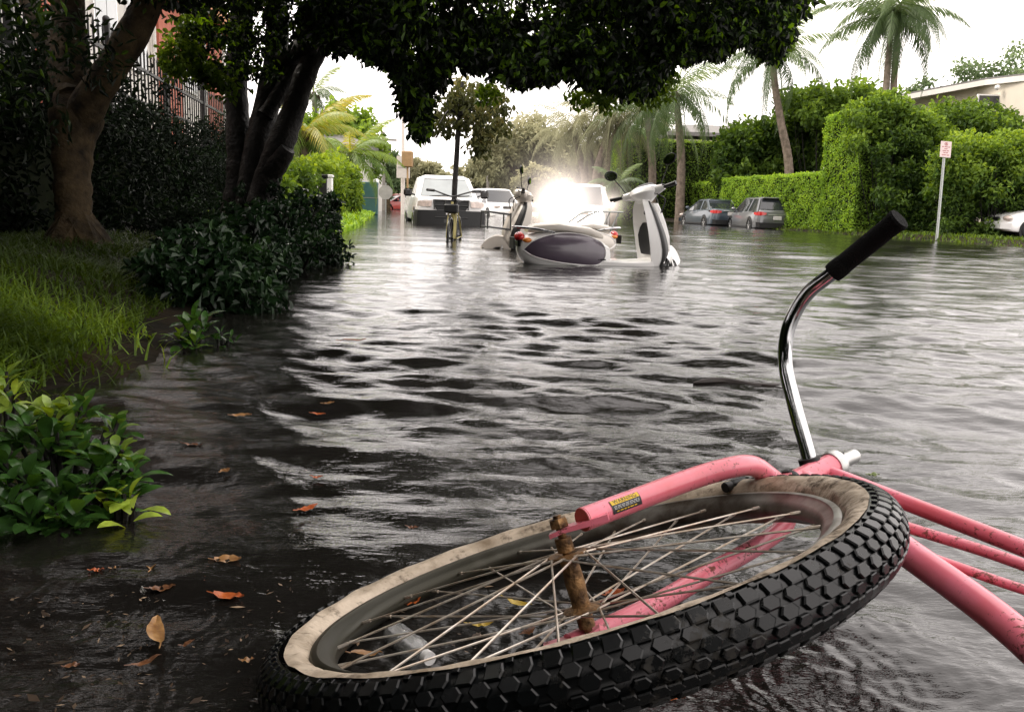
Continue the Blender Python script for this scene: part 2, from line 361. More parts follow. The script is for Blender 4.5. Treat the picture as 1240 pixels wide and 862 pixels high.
# ------------------------------------------------------------------ ground
LEFT_EDGE = -0.95
def left_edge(al): return LEFT_EDGE + .45 * np.clip((al - 11) / 7, 0, 1) + .012 * np.clip(al - 19, 0, 25)
def lat_of(x, y): return x * math.cos(YAW) + y * math.sin(YAW)
def along_of(x, y): return -x * math.sin(YAW) + y * math.cos(YAW)
def ground_z(x, y):
    lat = lat_of(x, y); al = along_of(x, y)
    wob = 0.10 * np.sin(al * 1.9) + 0.06 * np.sin(al * 4.3 + 1) + .12 * np.sin(al * .6)
    L = np.clip((left_edge(al) + wob * np.clip((16 - al) / 5, .3, 1) - lat) * 0.20, -0.30, 0.20)
    R = np.clip((lat - 15.6 + wob) * 0.25, -0.30, 0.14)
    far = np.clip((al - 95) * 0.03, -0.3, .2)
    return np.maximum(np.maximum(L, R), far) + 0.012 * np.sin(x * 3.1) * np.sin(y * 2.7)
gx = np.unique(np.concatenate([[-900, -400, -150, -80, -50, -35, -25, -18], np.arange(-14, 1.01, .16), np.arange(1.5, 26, .7), [30, 40, 60, 100, 200, 500, 900]]))
gy = np.unique(np.concatenate([[-60, -20, -8, -4], np.arange(-2, 13, .16), np.arange(13, 40, .6), np.arange(40, 100, 4), [120, 160, 250, 500, 1500]]))
X, Y = np.meshgrid(gx, gy); Z = ground_z(X, Y)
nx, ny = len(gx), len(gy); i = np.arange(nx - 1)[None, :] + nx * np.arange(ny - 1)[:, None]
F = np.stack([i, i + 1, i + nx + 1, i + nx], -1).reshape(-1, 4)
g = tri_mesh('ground', np.stack([X, Y, Z], -1).reshape(-1, 3), F, MT['soil'], smooth=True); tag(g, kind='structure')

# ------------------------------------------------------------------ flood water: a real rippled surface
m, nt, b = new_mat('flood_water')
tc = N(nt, 'ShaderNodeTexCoord')
n1 = N(nt, 'ShaderNodeTexNoise', Scale=5.0, Detail=7, Roughness=0.6); n2 = N(nt, 'ShaderNodeTexNoise', Scale=30.0, Detail=4, Roughness=0.6)
mp = N(nt, 'ShaderNodeMapping'); mp.inputs['Scale'].default_value = (0.55, 1.5, 1); mp.inputs['Rotation'].default_value = (0, 0, 0.15)
nt.links.new(tc.outputs['Object'], mp.inputs[0])
for q in (n1, n2): nt.links.new(mp.outputs[0], q.inputs['Vector'])
ad = N(nt, 'ShaderNodeMath', operation='MULTIPLY_ADD'); ad.inputs[1].default_value = 0.16
nt.links.new(n2.outputs['Fac'], ad.inputs[0]); nt.links.new(n1.outputs['Fac'], ad.inputs[2])
bp = N(nt, 'ShaderNodeBump', Strength=0.3, Distance=0.03)
nt.links.new(ad.outputs[0], bp.inputs['Height']); nt.links.new(bp.outputs[0], b.inputs['Normal'])
n3 = N(nt, 'ShaderNodeTexNoise', Scale=0.7, Detail=5); nt.links.new(tc.outputs['Object'], n3.inputs['Vector'])
nt.links.new(ramp(nt, n3.outputs['Fac'], [(0.35, (0.007, 0.0065, 0.0055)), (0.7, (0.020, 0.018, 0.016))]), b.inputs['Base Color'])
sx = N(nt, 'ShaderNodeSeparateXYZ'); nt.links.new(tc.outputs['Object'], sx.inputs[0]); rg = N(nt, 'ShaderNodeMapRange'); rg.inputs[1].default_value = 3.0; rg.inputs[2].default_value = 26.0; rg.inputs[3].default_value = 0.035; rg.inputs[4].default_value = 0.07; nt.links.new(sx.outputs[1], rg.inputs[0]); nt.links.new(rg.outputs[0], b.inputs['Roughness'])      # rain pits too small to model, farther off; b.inputs['IOR'].default_value = 1.40; b.inputs['Specular IOR Level'].default_value = 0.7; b.inputs['Specular Tint'].default_value = (1.0, 0.94, 0.93, 1)
NR, NA = 920, 560
rr = np.geomspace(0.22, 75, NR); aa = np.radians(np.linspace(-62, 62, NA))
RR, AA = np.meshgrid(rr, aa, indexing='ij'); X = RR * np.sin(AA); Y = RR * np.cos(AA); Hh = np.zeros_like(X)
rng = np.random.default_rng(3)
space = RR * 0.0064
for k in range(150):
    u = k / 150
    lam = 0.028 * (1.9 / 0.028) ** u
    th = rng.normal(0, 0.30 if lam > .35 else 0.42 if lam > .1 else 0.7) + 0.12 + (PI if rng.random() < .3 else 0)      # crests lie mostly across the street
    slope = 0.0115 * (0.7 if lam > .7 else 1.25 if lam > .34 else 2.0 if lam > .1 else 1.15) * rng.uniform(.5, 1.5)
    kk = 2 * PI / lam; near = np.clip((RR / 2.6), .2, 1) if lam < .14 else np.clip((RR / 2.4), .35, 1) if lam < .35 else 1.0; fade = near * np.clip(lam / (space * 4) - .5, 0, 1)
    ph = rng.uniform(0, 2 * PI); bend = .35 * np.sin(X * .9 + ph) if lam > .3 else .25 * np.sin(X * 3.1 + Y * 1.7 + ph)
    s_ = np.sin(kk * (X * math.sin(th) + Y * math.cos(th)) + ph + bend * 2)
    Hh += slope / kk * (s_ + .25 * np.cos(2 * np.arcsin(np.clip(s_, -1, 1)))) * fade
for k in range(560):                                                                                  # rings where raindrops hit
    r0 = 0.55 * (9 / 0.55) ** rng.random(); a0 = rng.uniform(-.75, .75); x0, y0 = r0 * math.sin(a0), r0 * math.cos(a0)
    R = rng.uniform(.01, .10); lam = rng.uniform(.016, .032) * (1 + .15 * r0); wd = rng.uniform(.018, .04) * (1 + .15 * r0); A = rng.uniform(.0002, .0008) * (.5 if a0 < -.1 else 1) * (1 + .12 * r0)
    mx_ = R + 3 * wd; i0, i1 = np.searchsorted(rr, [max(r0 - mx_, .23), r0 + mx_]); j0, j1 = np.searchsorted(aa, [a0 - mx_ / r0 * 1.2, a0 + mx_ / r0 * 1.2])
    if i1 <= i0 or j1 <= j0: continue
    d = np.hypot(X[i0:i1, j0:j1] - x0, Y[i0:i1, j0:j1] - y0)
    Hh[i0:i1, j0:j1] += A * np.cos(2 * PI * (d - R) / lam) * np.exp(-((d - R) / wd) ** 2)
edge = np.clip((np.radians(62) - np.abs(AA)) / .12, 0, 1) * np.clip((75 - RR) / 20, 0, 1)
calm = 0.45 + .55 * np.clip((lat_of(X, Y) + 1.2) / 1.0, 0, 1)
Hh *= edge * calm
shel = np.clip((lat_of(X, Y) - 2.0) / 5, 0, 1)                     # calmer where the trees shelter the street
Hh *= shel + (1 - shel) * np.clip(5.0 / RR, .16, 1)
Hh *= np.clip(RR / 0.5, 0.3, 1)
verts = np.stack([X, Y, Hh], -1).reshape(-1, 3)
i = (np.arange(NR - 1)[:, None] * NA + np.arange(NA - 1)[None, :])
F = np.stack([i, i + NA, i + NA + 1, i + 1], -1).reshape(-1, 4)
# the rest of the flood beyond and behind, flat
a2 = np.radians(np.linspace(62, 298, 60)); ro = np.array([0.22, 2, 20, 75])
E1 = np.stack([(ro[:, None] * np.sin(a2)).ravel(), (ro[:, None] * np.cos(a2)).ravel(), np.zeros(240)], -1)
i = (np.arange(3)[:, None] * 60 + np.arange(59)[None, :]); F1 = np.stack([i, i + 60, i + 61, i + 1], -1).reshape(-1, 4) + len(verts)
a3 = np.concatenate([aa, a2[1:-1]]); ro = np.array([75, 400.0]); k3 = len(a3)
E2 = np.stack([(ro[:, None] * np.sin(a3)).ravel(), (ro[:, None] * np.cos(a3)).ravel(), np.zeros(2 * k3)], -1)
i = np.arange(k3); F2 = np.stack([i, i + k3, (i + 1) % k3 + k3, (i + 1) % k3], -1) + len(verts) + len(E1)
E3 = np.stack([.22 * np.sin(a3), .22 * np.cos(a3), np.zeros(k3)], -1); E3 = np.concatenate([E3, [[0, 0, 0]]])
b3 = len(verts) + len(E1) + len(E2); F3 = np.stack([i + b3, (i + 1) % k3 + b3, np.full(k3, b3 + k3), np.full(k3, b3 + k3)], -1)[:, [0, 1, 2, 2]]
wt = tri_mesh('water', np.concatenate([verts, E1, E2]), np.concatenate([F, F1, F2]), m, smooth=True); tag(wt, kind='structure')

# ------------------------------------------------------------------ grass on the banks
def grass(name, P, hgt, wid, m, lean=0.5, tone=None):
    n = len(P); h = hgt * RNG.uniform(.45, 1.25, n)[:, None]; a = RNG.uniform(0, 2 * PI, n)
    s_ = np.stack([np.cos(a), np.sin(a), np.zeros(n)], 1) * wid * RNG.uniform(.6, 1.3, n)[:, None]
    l = np.stack([np.cos(a + 1.3), np.sin(a + 1.3), np.zeros(n)], 1) * lean * RNG.uniform(.1, 1.5, n)[:, None] * h
    up = np.array([0, 0, 1.0])
    v = np.stack([P - s_ / 2, P + s_ / 2, P + l * .3 + up * h * .55 - s_ * .4, P + l * .3 + up * h * .55 + s_ * .4, P + l + up * h * .85], 1).reshape(-1, 3)
    b = np.arange(n)[:, None] * 5
    f = np.concatenate([b + [0, 1, 3], b + [0, 3, 2], b + [2, 3, 4]], 1).reshape(-1, 3)
    t = RNG.random(n) if tone is None else tone
    return tri_mesh(name, v, f, m, None, np.repeat(np.clip(t, 0, 1), 3))
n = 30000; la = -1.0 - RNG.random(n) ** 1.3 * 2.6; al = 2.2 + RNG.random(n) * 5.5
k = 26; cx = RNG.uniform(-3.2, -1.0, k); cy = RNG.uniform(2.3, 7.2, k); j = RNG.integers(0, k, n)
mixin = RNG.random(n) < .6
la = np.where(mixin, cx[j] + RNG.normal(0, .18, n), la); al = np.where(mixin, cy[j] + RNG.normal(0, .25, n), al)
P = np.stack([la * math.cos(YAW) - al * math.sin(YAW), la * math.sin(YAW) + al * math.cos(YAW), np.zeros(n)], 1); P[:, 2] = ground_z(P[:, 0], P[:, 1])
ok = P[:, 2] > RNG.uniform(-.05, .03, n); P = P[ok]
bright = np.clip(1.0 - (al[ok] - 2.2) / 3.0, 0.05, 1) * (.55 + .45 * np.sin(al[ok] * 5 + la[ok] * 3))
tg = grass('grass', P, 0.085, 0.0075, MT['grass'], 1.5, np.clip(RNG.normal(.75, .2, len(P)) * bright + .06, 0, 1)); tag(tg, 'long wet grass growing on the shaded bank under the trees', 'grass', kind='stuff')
n = 14000; al = RNG.uniform(13.5, 44, n); la = left_edge(al) + .04 - RNG.random(n) * 2.3
P = np.stack([la * math.cos(YAW) - al * math.sin(YAW), la * math.sin(YAW) + al * math.cos(YAW), np.zeros(n)], 1); P[:, 2] = ground_z(P[:, 0], P[:, 1])
tg = grass('lawn_grass', P, 0.15, 0.05, MT['lawn'], 0.8); tag(tg, 'bright green lawn strip beside the flooded street', 'grass', kind='stuff')
n = 5000; la = RNG.uniform(15.0, 17.5, n); al = RNG.uniform(17, 33, n)
P = np.stack([la * math.cos(YAW) - al * math.sin(YAW), la * math.sin(YAW) + al * math.cos(YAW), np.zeros(n)], 1); P[:, 2] = ground_z(P[:, 0], P[:, 1])
tg = grass('verge_grass', P, 0.11, 0.03, MT['grass'], 0.9, RNG.random(n) * .38); tag(tg, 'low grass verge at the foot of the tall hedge', 'grass', kind='stuff')
# ------------------------------------------------------------------ the pink bicycle lying in the water
BC = V(0.08046818, 0.9090315, 0.16100608); BN = unit(V(-0.29892614, 0.21709569, 0.9292538))
BIKE_LOC, BIKE_SIZE = V(0.0869, 0.9818, 0.1275), 1.08          # a big-wheeled cruiser, left side of its wheel awash
_a = unit(np.cross(BN, [0, 0, 1.])); _b = np.cross(BN, _a); _t = math.radians(342)
BU = _a * math.cos(_t) + _b * math.sin(_t)                     # hub to steering head
BV = -np.cross(BN, BU); _d = math.radians(-25)
BW = unit(BV * math.cos(_d) + BN * math.sin(_d)); BM = np.cross(BU, BW)   # frame runs back along BW
def bl(n, u, v): return BC + BN * n + BU * u + BV * v
def fr(u, w_, o=0.0): return BC + BU * u + BW * w_ + BM * o
def on_plane(px, py, off):
    r = ray(px, py); return EYE + r * (((BC + BN * off - EYE) @ BN) / (r @ BN))
bike = thing('bicycle', 'pink bicycle lying on its side in the flood water in front', 'bicycle', BC)
inv = lambda v: v - BC
RC, RT = 0.325, 0.0288

def make_wheel(c, n, spin=0.0):
    """parts in world space: tyre (> whitewall), rim, hub, spokes"""
    n = unit(n); a = unit(np.cross(n, [0, 0, 1.])); b = np.cross(n, a)
    def tor(th, ph, r=RT):     # ph 0 outward, 90 degrees towards +n
        d = a * math.cos(th) + b * math.sin(th)
        return c + d * (RC + r * math.cos(ph)) + n * r * math.sin(ph)
    wheel = bpy.data.objects.new('wheel', None); COL.objects.link(wheel); wheel.parent = bike; wheel.empty_display_size = .1
    t = MB(); K = 144
    phs = np.radians(np.linspace(-215, 35, 26))
    t.loft([[tor(2 * PI * i / K, p) for p in np.radians(np.linspace(-150, 84, 24))] for i in range(K)], False, False, True)
    def block(th, ph, ls, la, h, kind):
        # little raised rubber block: ls along the tread, la across it
        if kind == 'hex': pl = [(-.5, 0), (-.28, .5), (.28, .5), (.5, 0), (.28, -.5), (-.28, -.5)]
        elif kind == 'lug': pl = [(-.5, -.5), (.3, -.5), (.5, -.1), (.42, .5), (-.42, .5)]
        else: pl = [(-.5, -.4), (0, -.5), (.5, -.4), (.5, .4), (0, .5), (-.5, .4)]
        lo = [tor(th + x * ls / (RC + RT), ph + y * la / RT, RT - .001) for x, y in pl]
        md = [tor(th + x * ls * .97 / (RC + RT), ph + y * la * .97 / RT, RT + h * .7) for x, y in pl]
        hi = [tor(th + x * ls * .80 / (RC + RT), ph + y * la * .80 / RT, RT + h) for x, y in pl]
        t.loft([lo, md, hi])
    NB = 94; st = 2 * PI / NB
    for i in range(NB):
        for s_ in (1, -1):
            block(i * st + spin, s_ * math.radians(56), .0182, .0132, .0034, 'lug')
            block((i + .5) * st + spin, s_ * math.radians(33), .0194, .0112, .0034, 'hex')
            block((i + .5) * st + spin, s_ * math.radians(-9) - math.radians(0), .0164, .0086, .0032, 'hex') if s_ > 0 else None
            block(i * st + spin, s_ * math.radians(12) if s_ > 0 else math.radians(-30), .0194, .0112, .0034, 'hex')
            block((i + .5) * st + spin, s_ * math.radians(74), .007, .006, .0022, 'stud')
    t.build('tyre', MT['rubber'], wheel, xf=inv, angle=28)
    for sgn in (1, -1):
        q = MB(); ddot = lambda th: (a * math.cos(th) + b * math.sin(th)) @ RGT; p0_ = lambda th: 83 + 15 * min(1, max(0, (-ddot(th) - .72) / .25)) + 1.2 * math.sin(th * 31) * math.sin(th * 13)
        wob = lambda th, p: RT + .0012 + .0012 * math.sin(th * 23) * math.sin(p * 9)
        q.loft([[tor(2 * PI * i / K, sgn * p, wob(2 * PI * i / K, p)) for p in np.radians(np.linspace(p0_(2 * PI * i / K), 166, 12))] for i in range(K)], False, False, True)
        q.build('whitewall', MT['whitewall'], wheel, xf=inv)
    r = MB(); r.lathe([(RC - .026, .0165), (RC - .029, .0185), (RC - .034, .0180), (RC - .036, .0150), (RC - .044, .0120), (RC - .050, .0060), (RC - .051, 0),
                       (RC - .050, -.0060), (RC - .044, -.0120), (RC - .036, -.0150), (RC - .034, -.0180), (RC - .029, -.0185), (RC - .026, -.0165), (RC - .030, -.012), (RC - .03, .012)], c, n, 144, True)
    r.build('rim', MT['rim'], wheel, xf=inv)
    h = MB(); h.lathe([(.0, .078), (.005, .078), (.005, .030), (.015, .0345), (.0225, .0335), (.0225, .0305), (.011, .027), (.0105, .018), (.0115, 0), (.0105, -.018), (.011, -.027), (.0225, -.0305), (.0225, -.0335), (.015, -.0345), (.005, -.030), (.005, -.078), (0, -.078)], c, n, 28)
    for s_ in (1, -1): h.lathe([(.0, .0745), (.0105, .0745), (.0115, .071), (.0115, .064), (.0, .064)], c, n * s_, 6); h.lathe([(.0, .052), (.010, .052), (.010, .036), (.0, .036)], c, n * s_, 14)
    h.build('hub', MT['rust'], wheel, xf=inv)
    s = MB(); NS = 36
    for i in range(NS):
        sd_ = 1 if i % 2 else -1; lead = 1 if (i // 2) % 2 else -1
        th = 2 * PI * i / NS + spin; tr = th + lead * math.radians(62)
        d0 = a * math.cos(tr) + b * math.sin(tr); d1 = a * math.cos(th) + b * math.sin(th)
        p0 = c + d0 * .0205 + n * sd_ * .0325; p1 = c + d1 * (RC - .050) + n * sd_ * .004
        s.tube([p0, p1], .0013, 5); s.tube([p1 + (p0 - p1) * .045, p1], .0021, 6)
    return s.build('spokes', MT['spoke'], wheel, xf=inv)
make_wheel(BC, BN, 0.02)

# fork
pk = MB(); _dd = (on_plane(886, 565.6, .060) - EYE) @ FWD
up = [on_plane(705.4, 629, .066), on_plane(759, 609, .065), on_plane(838, 579.5, .063), on_plane(886, 565.6, .060), at(911, 564, _dd + .030), at(929, 575, _dd + .058)]
crown = bl(0, .385, 0)
upm = up + [crown]
upp = smooth_path(upm, 7); pk.tube(upp, [.0138] * len(upp), 20)
lo = [on_plane(690, 780, -.066), on_plane(785, 736, -.065), on_plane(865, 690, -.063), on_plane(915, 662, -.060), on_plane(950, 636, -.05), bl(-.030, .378, -.002), crown]
lop = smooth_path(lo, 7); pk.tube(lop, .0125, 20)
pk.tube([bl(-.018, .385, 0), bl(.018, .385, 0)], .017, 16)
for s_, e in ((1, up[0]), (-1, lo[0])):      # flattened drop-outs with rounded lugs
    o = BC + BN * s_ * .060; d = unit(e - o); e2 = e - BN * s_ * .010
    pk.loft([[o - d * .014 + np.cross(BN, d) * y + BN * z for y, z in ((-.007, -.0025), (.007, -.0025), (.007, .0025), (-.007, .0025))],
             [o + d * .002 + np.cross(BN, d) * y + BN * z for y, z in ((-.012, -.0025), (.012, -.0025), (.012, .0025), (-.012, .0025))],
             [e2 + d * .03 + np.cross(BN, d) * y + BN * z for y, z in ((-.010, -.004), (.010, -.004), (.010, .004), (-.010, .004))]])
fork = pk.build('fork', MT['pink'], bike, xf=inv)
cp = MB(); ax = unit(up[1] - up[0]); cp.lathe([(0, -.0012), (.0132, -.0008), (.0140, .002)], up[0], ax, 20); cp.build('tube_end', MT['pink_cut'], fork, xf=inv)
# warning sticker wrapped on the fork leg
axd = unit(up[2] - up[1]); o = up[1] + (up[0] - up[1]) * .50; toe = unit(EYE - o); toe = unit(toe - axd * (toe @ axd)); crs = np.cross(axd, toe)
if crs[2] < 0: crs = -crs
def wrap(x, ang, r=.0146): return o + axd * x + (toe * math.cos(ang) + crs * math.sin(ang)) * r
def patch(x0, x1, a0, a1, r, k=10):
    mbs = MB(); mbs.loft([[wrap(x0, a, r), wrap(x1, a, r)] for a in np.linspace(a0, a1, k)], False, False); return mbs
SL = .046
patch(0, SL, .62, -.52, .01445).build('warning_sticker', MT['sticker_black'], fork, xf=inv)
patch(.001, SL - .001, .60, .20, .0147).build('sticker_band', MT['sticker_yellow'], fork, xf=inv)
pr = MB()
for rI, a0 in enumerate((.08, -.02, -.12)):
    x = .003
    while x < SL - .004:
        l = random.uniform(.002, .006); x1 = min(x + l, SL - .003)
        pr.loft([[wrap(x, a, .0148), wrap(x1, a, .0148)] for a in (a0, a0 - .045)], False, False); x = x1 + .0012
pr.build('fine_print', MT['print_white'], fork, xf=inv)
pr = MB(); x = .006
while x < SL - .008:
    l = random.uniform(.003, .006); pr.loft([[wrap(x, a, .0148), wrap(x + l, a, .0148)] for a in (-.30, -.38)], False, False); x += l + .0015
pr.build('fine_print', MT['sticker_yellow'], fork, xf=inv)
def text_mesh(txt, size):
    cu = bpy.data.curves.new('lettering', 'FONT'); cu.body = txt; cu.size = size; cu.align_x = 'CENTER'; cu.align_y = 'CENTER'; cu.resolution_u = 2
    to = bpy.data.objects.new('lettering', cu); COL.objects.link(to)
    me = bpy.data.meshes.new_from_object(to.evaluated_get(bpy.context.evaluated_depsgraph_get()))
    vs = np.array([v.co[:] for v in me.vertices]); fs = [list(p.vertices) for p in me.polygons]
    bpy.data.objects.remove(to); bpy.data.curves.remove(cu); bpy.data.meshes.remove(me); return vs, fs
vs, fs = text_mesh('WARNING', .0072)
sg = 1 if (axd @ RGT) > 0 else -1
tx = MB(); tx.add([wrap(SL / 2 + sg * x * 1.05, .40 + y / .0146, .01495) for x, y, z in vs], fs); tx.build('lettering', MT['sticker_black'], fork, xf=inv, smooth=False)

# frame
f = MB()
f.tube([bl(0, .405, 0), bl(0, .42, 0), bl(0, .492, 0), bl(0, .498, 0)], [.0185, .0178, .0178, .019], 22)
tp = smooth_path([fr(.478, .004), fr(.476, .122), fr(.474, .272), fr(.468, .45), fr(.45, .64)], 6); f.tube(tp, .0107, 16)
dn = smooth_path([fr(.425, .0), fr(.405, .09), fr(.363, .18), fr(.289, .354), fr(.17, .52), fr(.03, .68)], 6); f.tube(dn, .0178, 20)
m1 = smooth_path([fr(.388, .005), fr(.413, .161), fr(.434, .290), fr(.445, .45, .01), fr(.40, .66, .02), fr(.15, .98, .05), fr(.01, 1.09, .06)], 6); f.tube(m1, .0072, 12)
m2 = smooth_path([fr(.352, .12), fr(.369, .237), fr(.380, .314), fr(.39, .45, -.01), fr(.35, .66, -.02), fr(.13, .98, -.05), fr(.01, 1.09, -.06)], 6); f.tube(m2, .0058, 12)
f.tube([fr(.0, .69), fr(.50, .62)], .0145, 16); f.tube([fr(.02, .68, -.036), fr(.02, .68, .036)], .022, 18)
for s_ in (1, -1): f.tube(smooth_path([fr(.02, .69, s_ * .022), fr(.01, .85, s_ * .05), fr(0, 1.09, s_ * .062)], 5), .009, 12)
frame = f.build('frame', MT['pink'], bike, xf=inv)
# headset, stem, handlebar, grips
h = MB(); h.lathe([(.0, .397), (.0205, .397), (.0215, .401), (.0205, .406), (.0, .406)], BC, BU, 24); h.build('crown_race', MT['matte_black'], bike, xf=inv)
h = MB(); h.lathe([(.0, .497), (.0205, .497), (.0225, .502), (.0225, .511), (.0195, .516), (.012, .517), (.0108, .520), (.0108, .558), (.0095, .562), (0, .562)], BC, BU, 26); h.build('headset', MT['alu'], bike, xf=inv)
bar = smooth_path([at(988, 590, 1.235), at(979, 551, 1.25), at(962, 490, 1.28), at(951, 440, 1.31), at(955, 397, 1.31), at(976, 358, 1.295), at(1008, 331, 1.265), at(1050, 297, 1.23), at(1087, 267, 1.195)], 8)
q = 6 * 8
hb = MB(); hb.tube(bar[:q + 3], .0108, 18); 
low = smooth_path([bar[0], bl(-.06, .50, -.02), bl(-.14, .54, -.05), bl(-.22, .55, -.05), bl(-.30, .52, -.02), bl(-.36, .47, .03), bl(-.40, .43, .08)], 6); hb.tube(low, .0108, 14)
hbo = hb.build('handlebar', MT['chrome'], bike, xf=inv)
gp = MB(); gr = bar[q:]; k = len(gr)
gp.tube(gr, [.0150] + [.0158] * 2 + [.0148] * (k - 6) + [.0152] * 2 + [.0165], 20); gp.tube([gr[-1], gr[-1] + unit(gr[-1] - gr[-2]) * .004], [.0165, .0155], 20)
gp.build('grip', MT['grip'], bike, xf=inv)
gp = MB(); gp.tube(low[-9:], .0155, 16); gp.build('grip', MT['grip'], bike, xf=inv)
st = MB(); cpt = bar[5]; st.tube([bl(0, .535, 0), bl(.004, .52, -.02), cpt], [.012, .013, .015], 14); st.tube([cpt - BN * .016, cpt + BN * .016], .0155, 16); st.build('stem', MT['matte_black'], bike, xf=inv)
br = MB(); p0 = at(893, 584, 1.17); br.box(p0, (.030, .016, .010), np.stack([BU, BV, BN], 1), .003); br.tube([p0 - BU * .012, p0 - BU * .012 + BV * .0 - BN * .02], .004, 8); br.lathe([(0, .006), (.006, .006), (.007, 0), (.007, -.006), (0, -.006)], p0 - BU * .02, BU, 12); br.build('brake_caliper', MT['matte_black'], bike, xf=inv)
# the rear end, beyond the frame of the photograph
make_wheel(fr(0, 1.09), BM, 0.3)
sa = MB(); sc_ = fr(.64, .62); R3 = np.stack([BW, BM, BU], 1)
sa.loft([[sc_ + R3 @ V(x, y * wd, z) for y, z in ((-1, -.2 * wd), (-.9, .02), (0, .035), (.9, .02), (1, -.2 * wd), (0, -.01))] for x, wd in ((-.15, .02), (-.05, .035), (.03, .07), (.10, .11), (.14, .10))])
sa.tube([fr(.47, .622), fr(.63, .60)], .0125, 12); sa.build('saddle', MT['matte_black'], bike, xf=inv)

bike.location = tuple(BIKE_LOC); bike.scale = (BIKE_SIZE,) * 3
# ------------------------------------------------------------------ motor scooters
def supsec(x, zc, hh, hw, k=20, e=.75, zb=0.0):
    th = np.arange(k) * 2 * PI / k; c, s_ = np.cos(th), np.sin(th)
    return np.stack([np.full(k, x), hw * np.sign(c) * np.abs(c) ** e, zc + hh * np.sign(s_) * np.abs(s_) ** e], 1)
def make_scooter(label, steer, body, panel, seat_m, loc, rz, group=None, scale=1.0, racks=False):
    t = thing('motor_scooter', label, 'motor scooter', loc, rz, group, scale)
    rk = math.radians(21); ax = V(-math.sin(rk), 0, math.cos(rk)); pv = V(.44, 0, .95)
    def steered(v):
        p = v - pv; c, s_ = math.cos(steer), math.sin(steer)
        return pv + p * c + np.cross(ax, p) * s_ + np.outer(p @ ax, ax) * (1 - c)
    # rear body
    b = MB(); st = [(-.95, .46, .05, .05), (-.91, .45, .11, .11), (-.80, .43, .17, .175), (-.60, .415, .21, .215), (-.40, .405, .22, .222), (-.22, .395, .21, .205), (-.08, .375, .175, .17), (.02, .36, .13, .14)]
    xs = [lerp_path([q[i] for q in st], 4) for i in range(4)]
    b.loft([supsec(*q) for q in zip(*xs)]); b.build('rear_body', body, t)
    for sg in (1, -1):
        # dome-shaped dark side cover with a bright bead around it
        oc = [(-.905, .52), (-.82, .605), (-.66, .665), (-.46, .69), (-.26, .67), (-.10, .61), (-.055, .525), (-.08, .43), (-.18, .385), (-.40, .395), (-.62, .42), (-.80, .46)]
        ol = [V(-.47 + (x + .47) * 1.03, 0, .452 + (z - .535) * 1.06) for x, z in oc]; ol = smooth_path(ol + [ol[0]], 5)[:-1]
        def yy(x, z, lift):
            i = np.interp(x, xs[0], np.arange(len(xs[0]))); hw = np.interp(i, np.arange(len(xs[0])), xs[3]); zc = np.interp(i, np.arange(len(xs[0])), xs[1]); hh = np.interp(i, np.arange(len(xs[0])), xs[2])
            q = min(1, abs((z - zc) / max(hh, .01))); q = min(q, .985)
            return sg * (hw * (1 - q ** (2 / .75)) ** (.75 / 2) * .9 + hw * .1 + lift)
        cen = V(-.47, 0, .452); p = MB(); rings = []
        for f_ in (1.0, .93, .8, .6, .35, .12):
            rings.append([V(q[0], 0, q[2]) + (cen - q) * (1 - f_) for q in ol])
        rings = [[V(q[0], yy(q[0], q[2], .006 + .022 * (1 - f_ ** 2)), q[2]) for q in r] for r, f_ in zip(rings, (1.0, .93, .8, .6, .35, .12))]
        p.loft(rings, True); p.build('side_panel', panel, t)
        q = MB(); q.tube([V(q_[0], yy(q_[0], q_[2], .008), q_[2]) for q_ in ol], .0075, 6, False, True); q.build('panel_trim', MT['white'], t)
    s_ = MB(); s_.loft([supsec(x, z, h, w_, 16, .7) for x, z, h, w_ in ((-.86, .63, .02, .08), (-.80, .65, .045, .125), (-.55, .675, .05, .14), (-.42, .66, .045, .14), (-.2, .635, .045, .125), (-.08, .60, .035, .09), (-.04, .58, .02, .06))]); s_.build('seat', seat_m, t)
    l = MB(); l.ball((-.93, 0, .56), (.055, .085, .055)); l.build('tail_light', MT['red_lens'], t)
    for sg in (1, -1): l = MB(); l.ball((-.88, sg * .13, .535), (.05, .03, .025)); l.build('turn_signal', MT['orange_lens'], t)
    m_ = MB(); 0 and m_.loft([[V(-.70, -.10, .34), V(-.70, .10, .34), V(-.82, .10, .40), V(-.82, -.10, .40)], [V(-.98, -.09, .12), V(-.98, .09, .12), V(-1.0, .09, .14), V(-1.0, -.09, .14)]]); m_.box((-.93, 0, .50), (.06, .16, .10), None, .02); m_.build('number_plate', MT['black'], t)
    for sg in (1, -1):
        for k in range(3): vs_ = MB(); vs_.box((-.06 - k * .035, sg * (.19 - k * .004), .355), (.022, .03, .012), None, .003); vs_.build('vent_slot', MT['matte_black'], t)
    # footboard
    fl = MB(); fl.loft([[V(x, y * w_, z + dz) for y, dz in ((-1, 0), (-.9, .018), (.9, .018), (1, 0), (.93, -.12), (-.93, -.12))] for x, z, w_ in ((-.14, .34, .17), (.0, .33, .19), (.25, .325, .195), (.45, .335, .19), (.58, .37, .17))])
    fl.loft([supsec(x, .36, .09, .10, 12) for x in (-.10, -.02)]); fl.build('footboard', body, t)
    # leg shield: curved sheet
    def shield_sec(x, z, w_, sweep, th):
        ys = np.linspace(-1, 1, 15); fr_ = [V(x + th / 2 - sweep * abs(y) ** 2.2, y * w_, z) for y in ys]; bk = [V(x - th / 2 - sweep * abs(y) ** 2.2 * .8, y * w_ * .985, z) for y in ys[::-1]]
        return fr_ + bk
    ss = [(.53, .24, .165, .03, .08), (.58, .33, .185, .06, .15), (.615, .45, .20, .10, .19), (.59, .60, .205, .11, .18), (.535, .75, .195, .10, .15), (.475, .87, .165, .07, .12), (.435, .95, .12, .045, .09), (.415, .985, .08, .02, .07)]
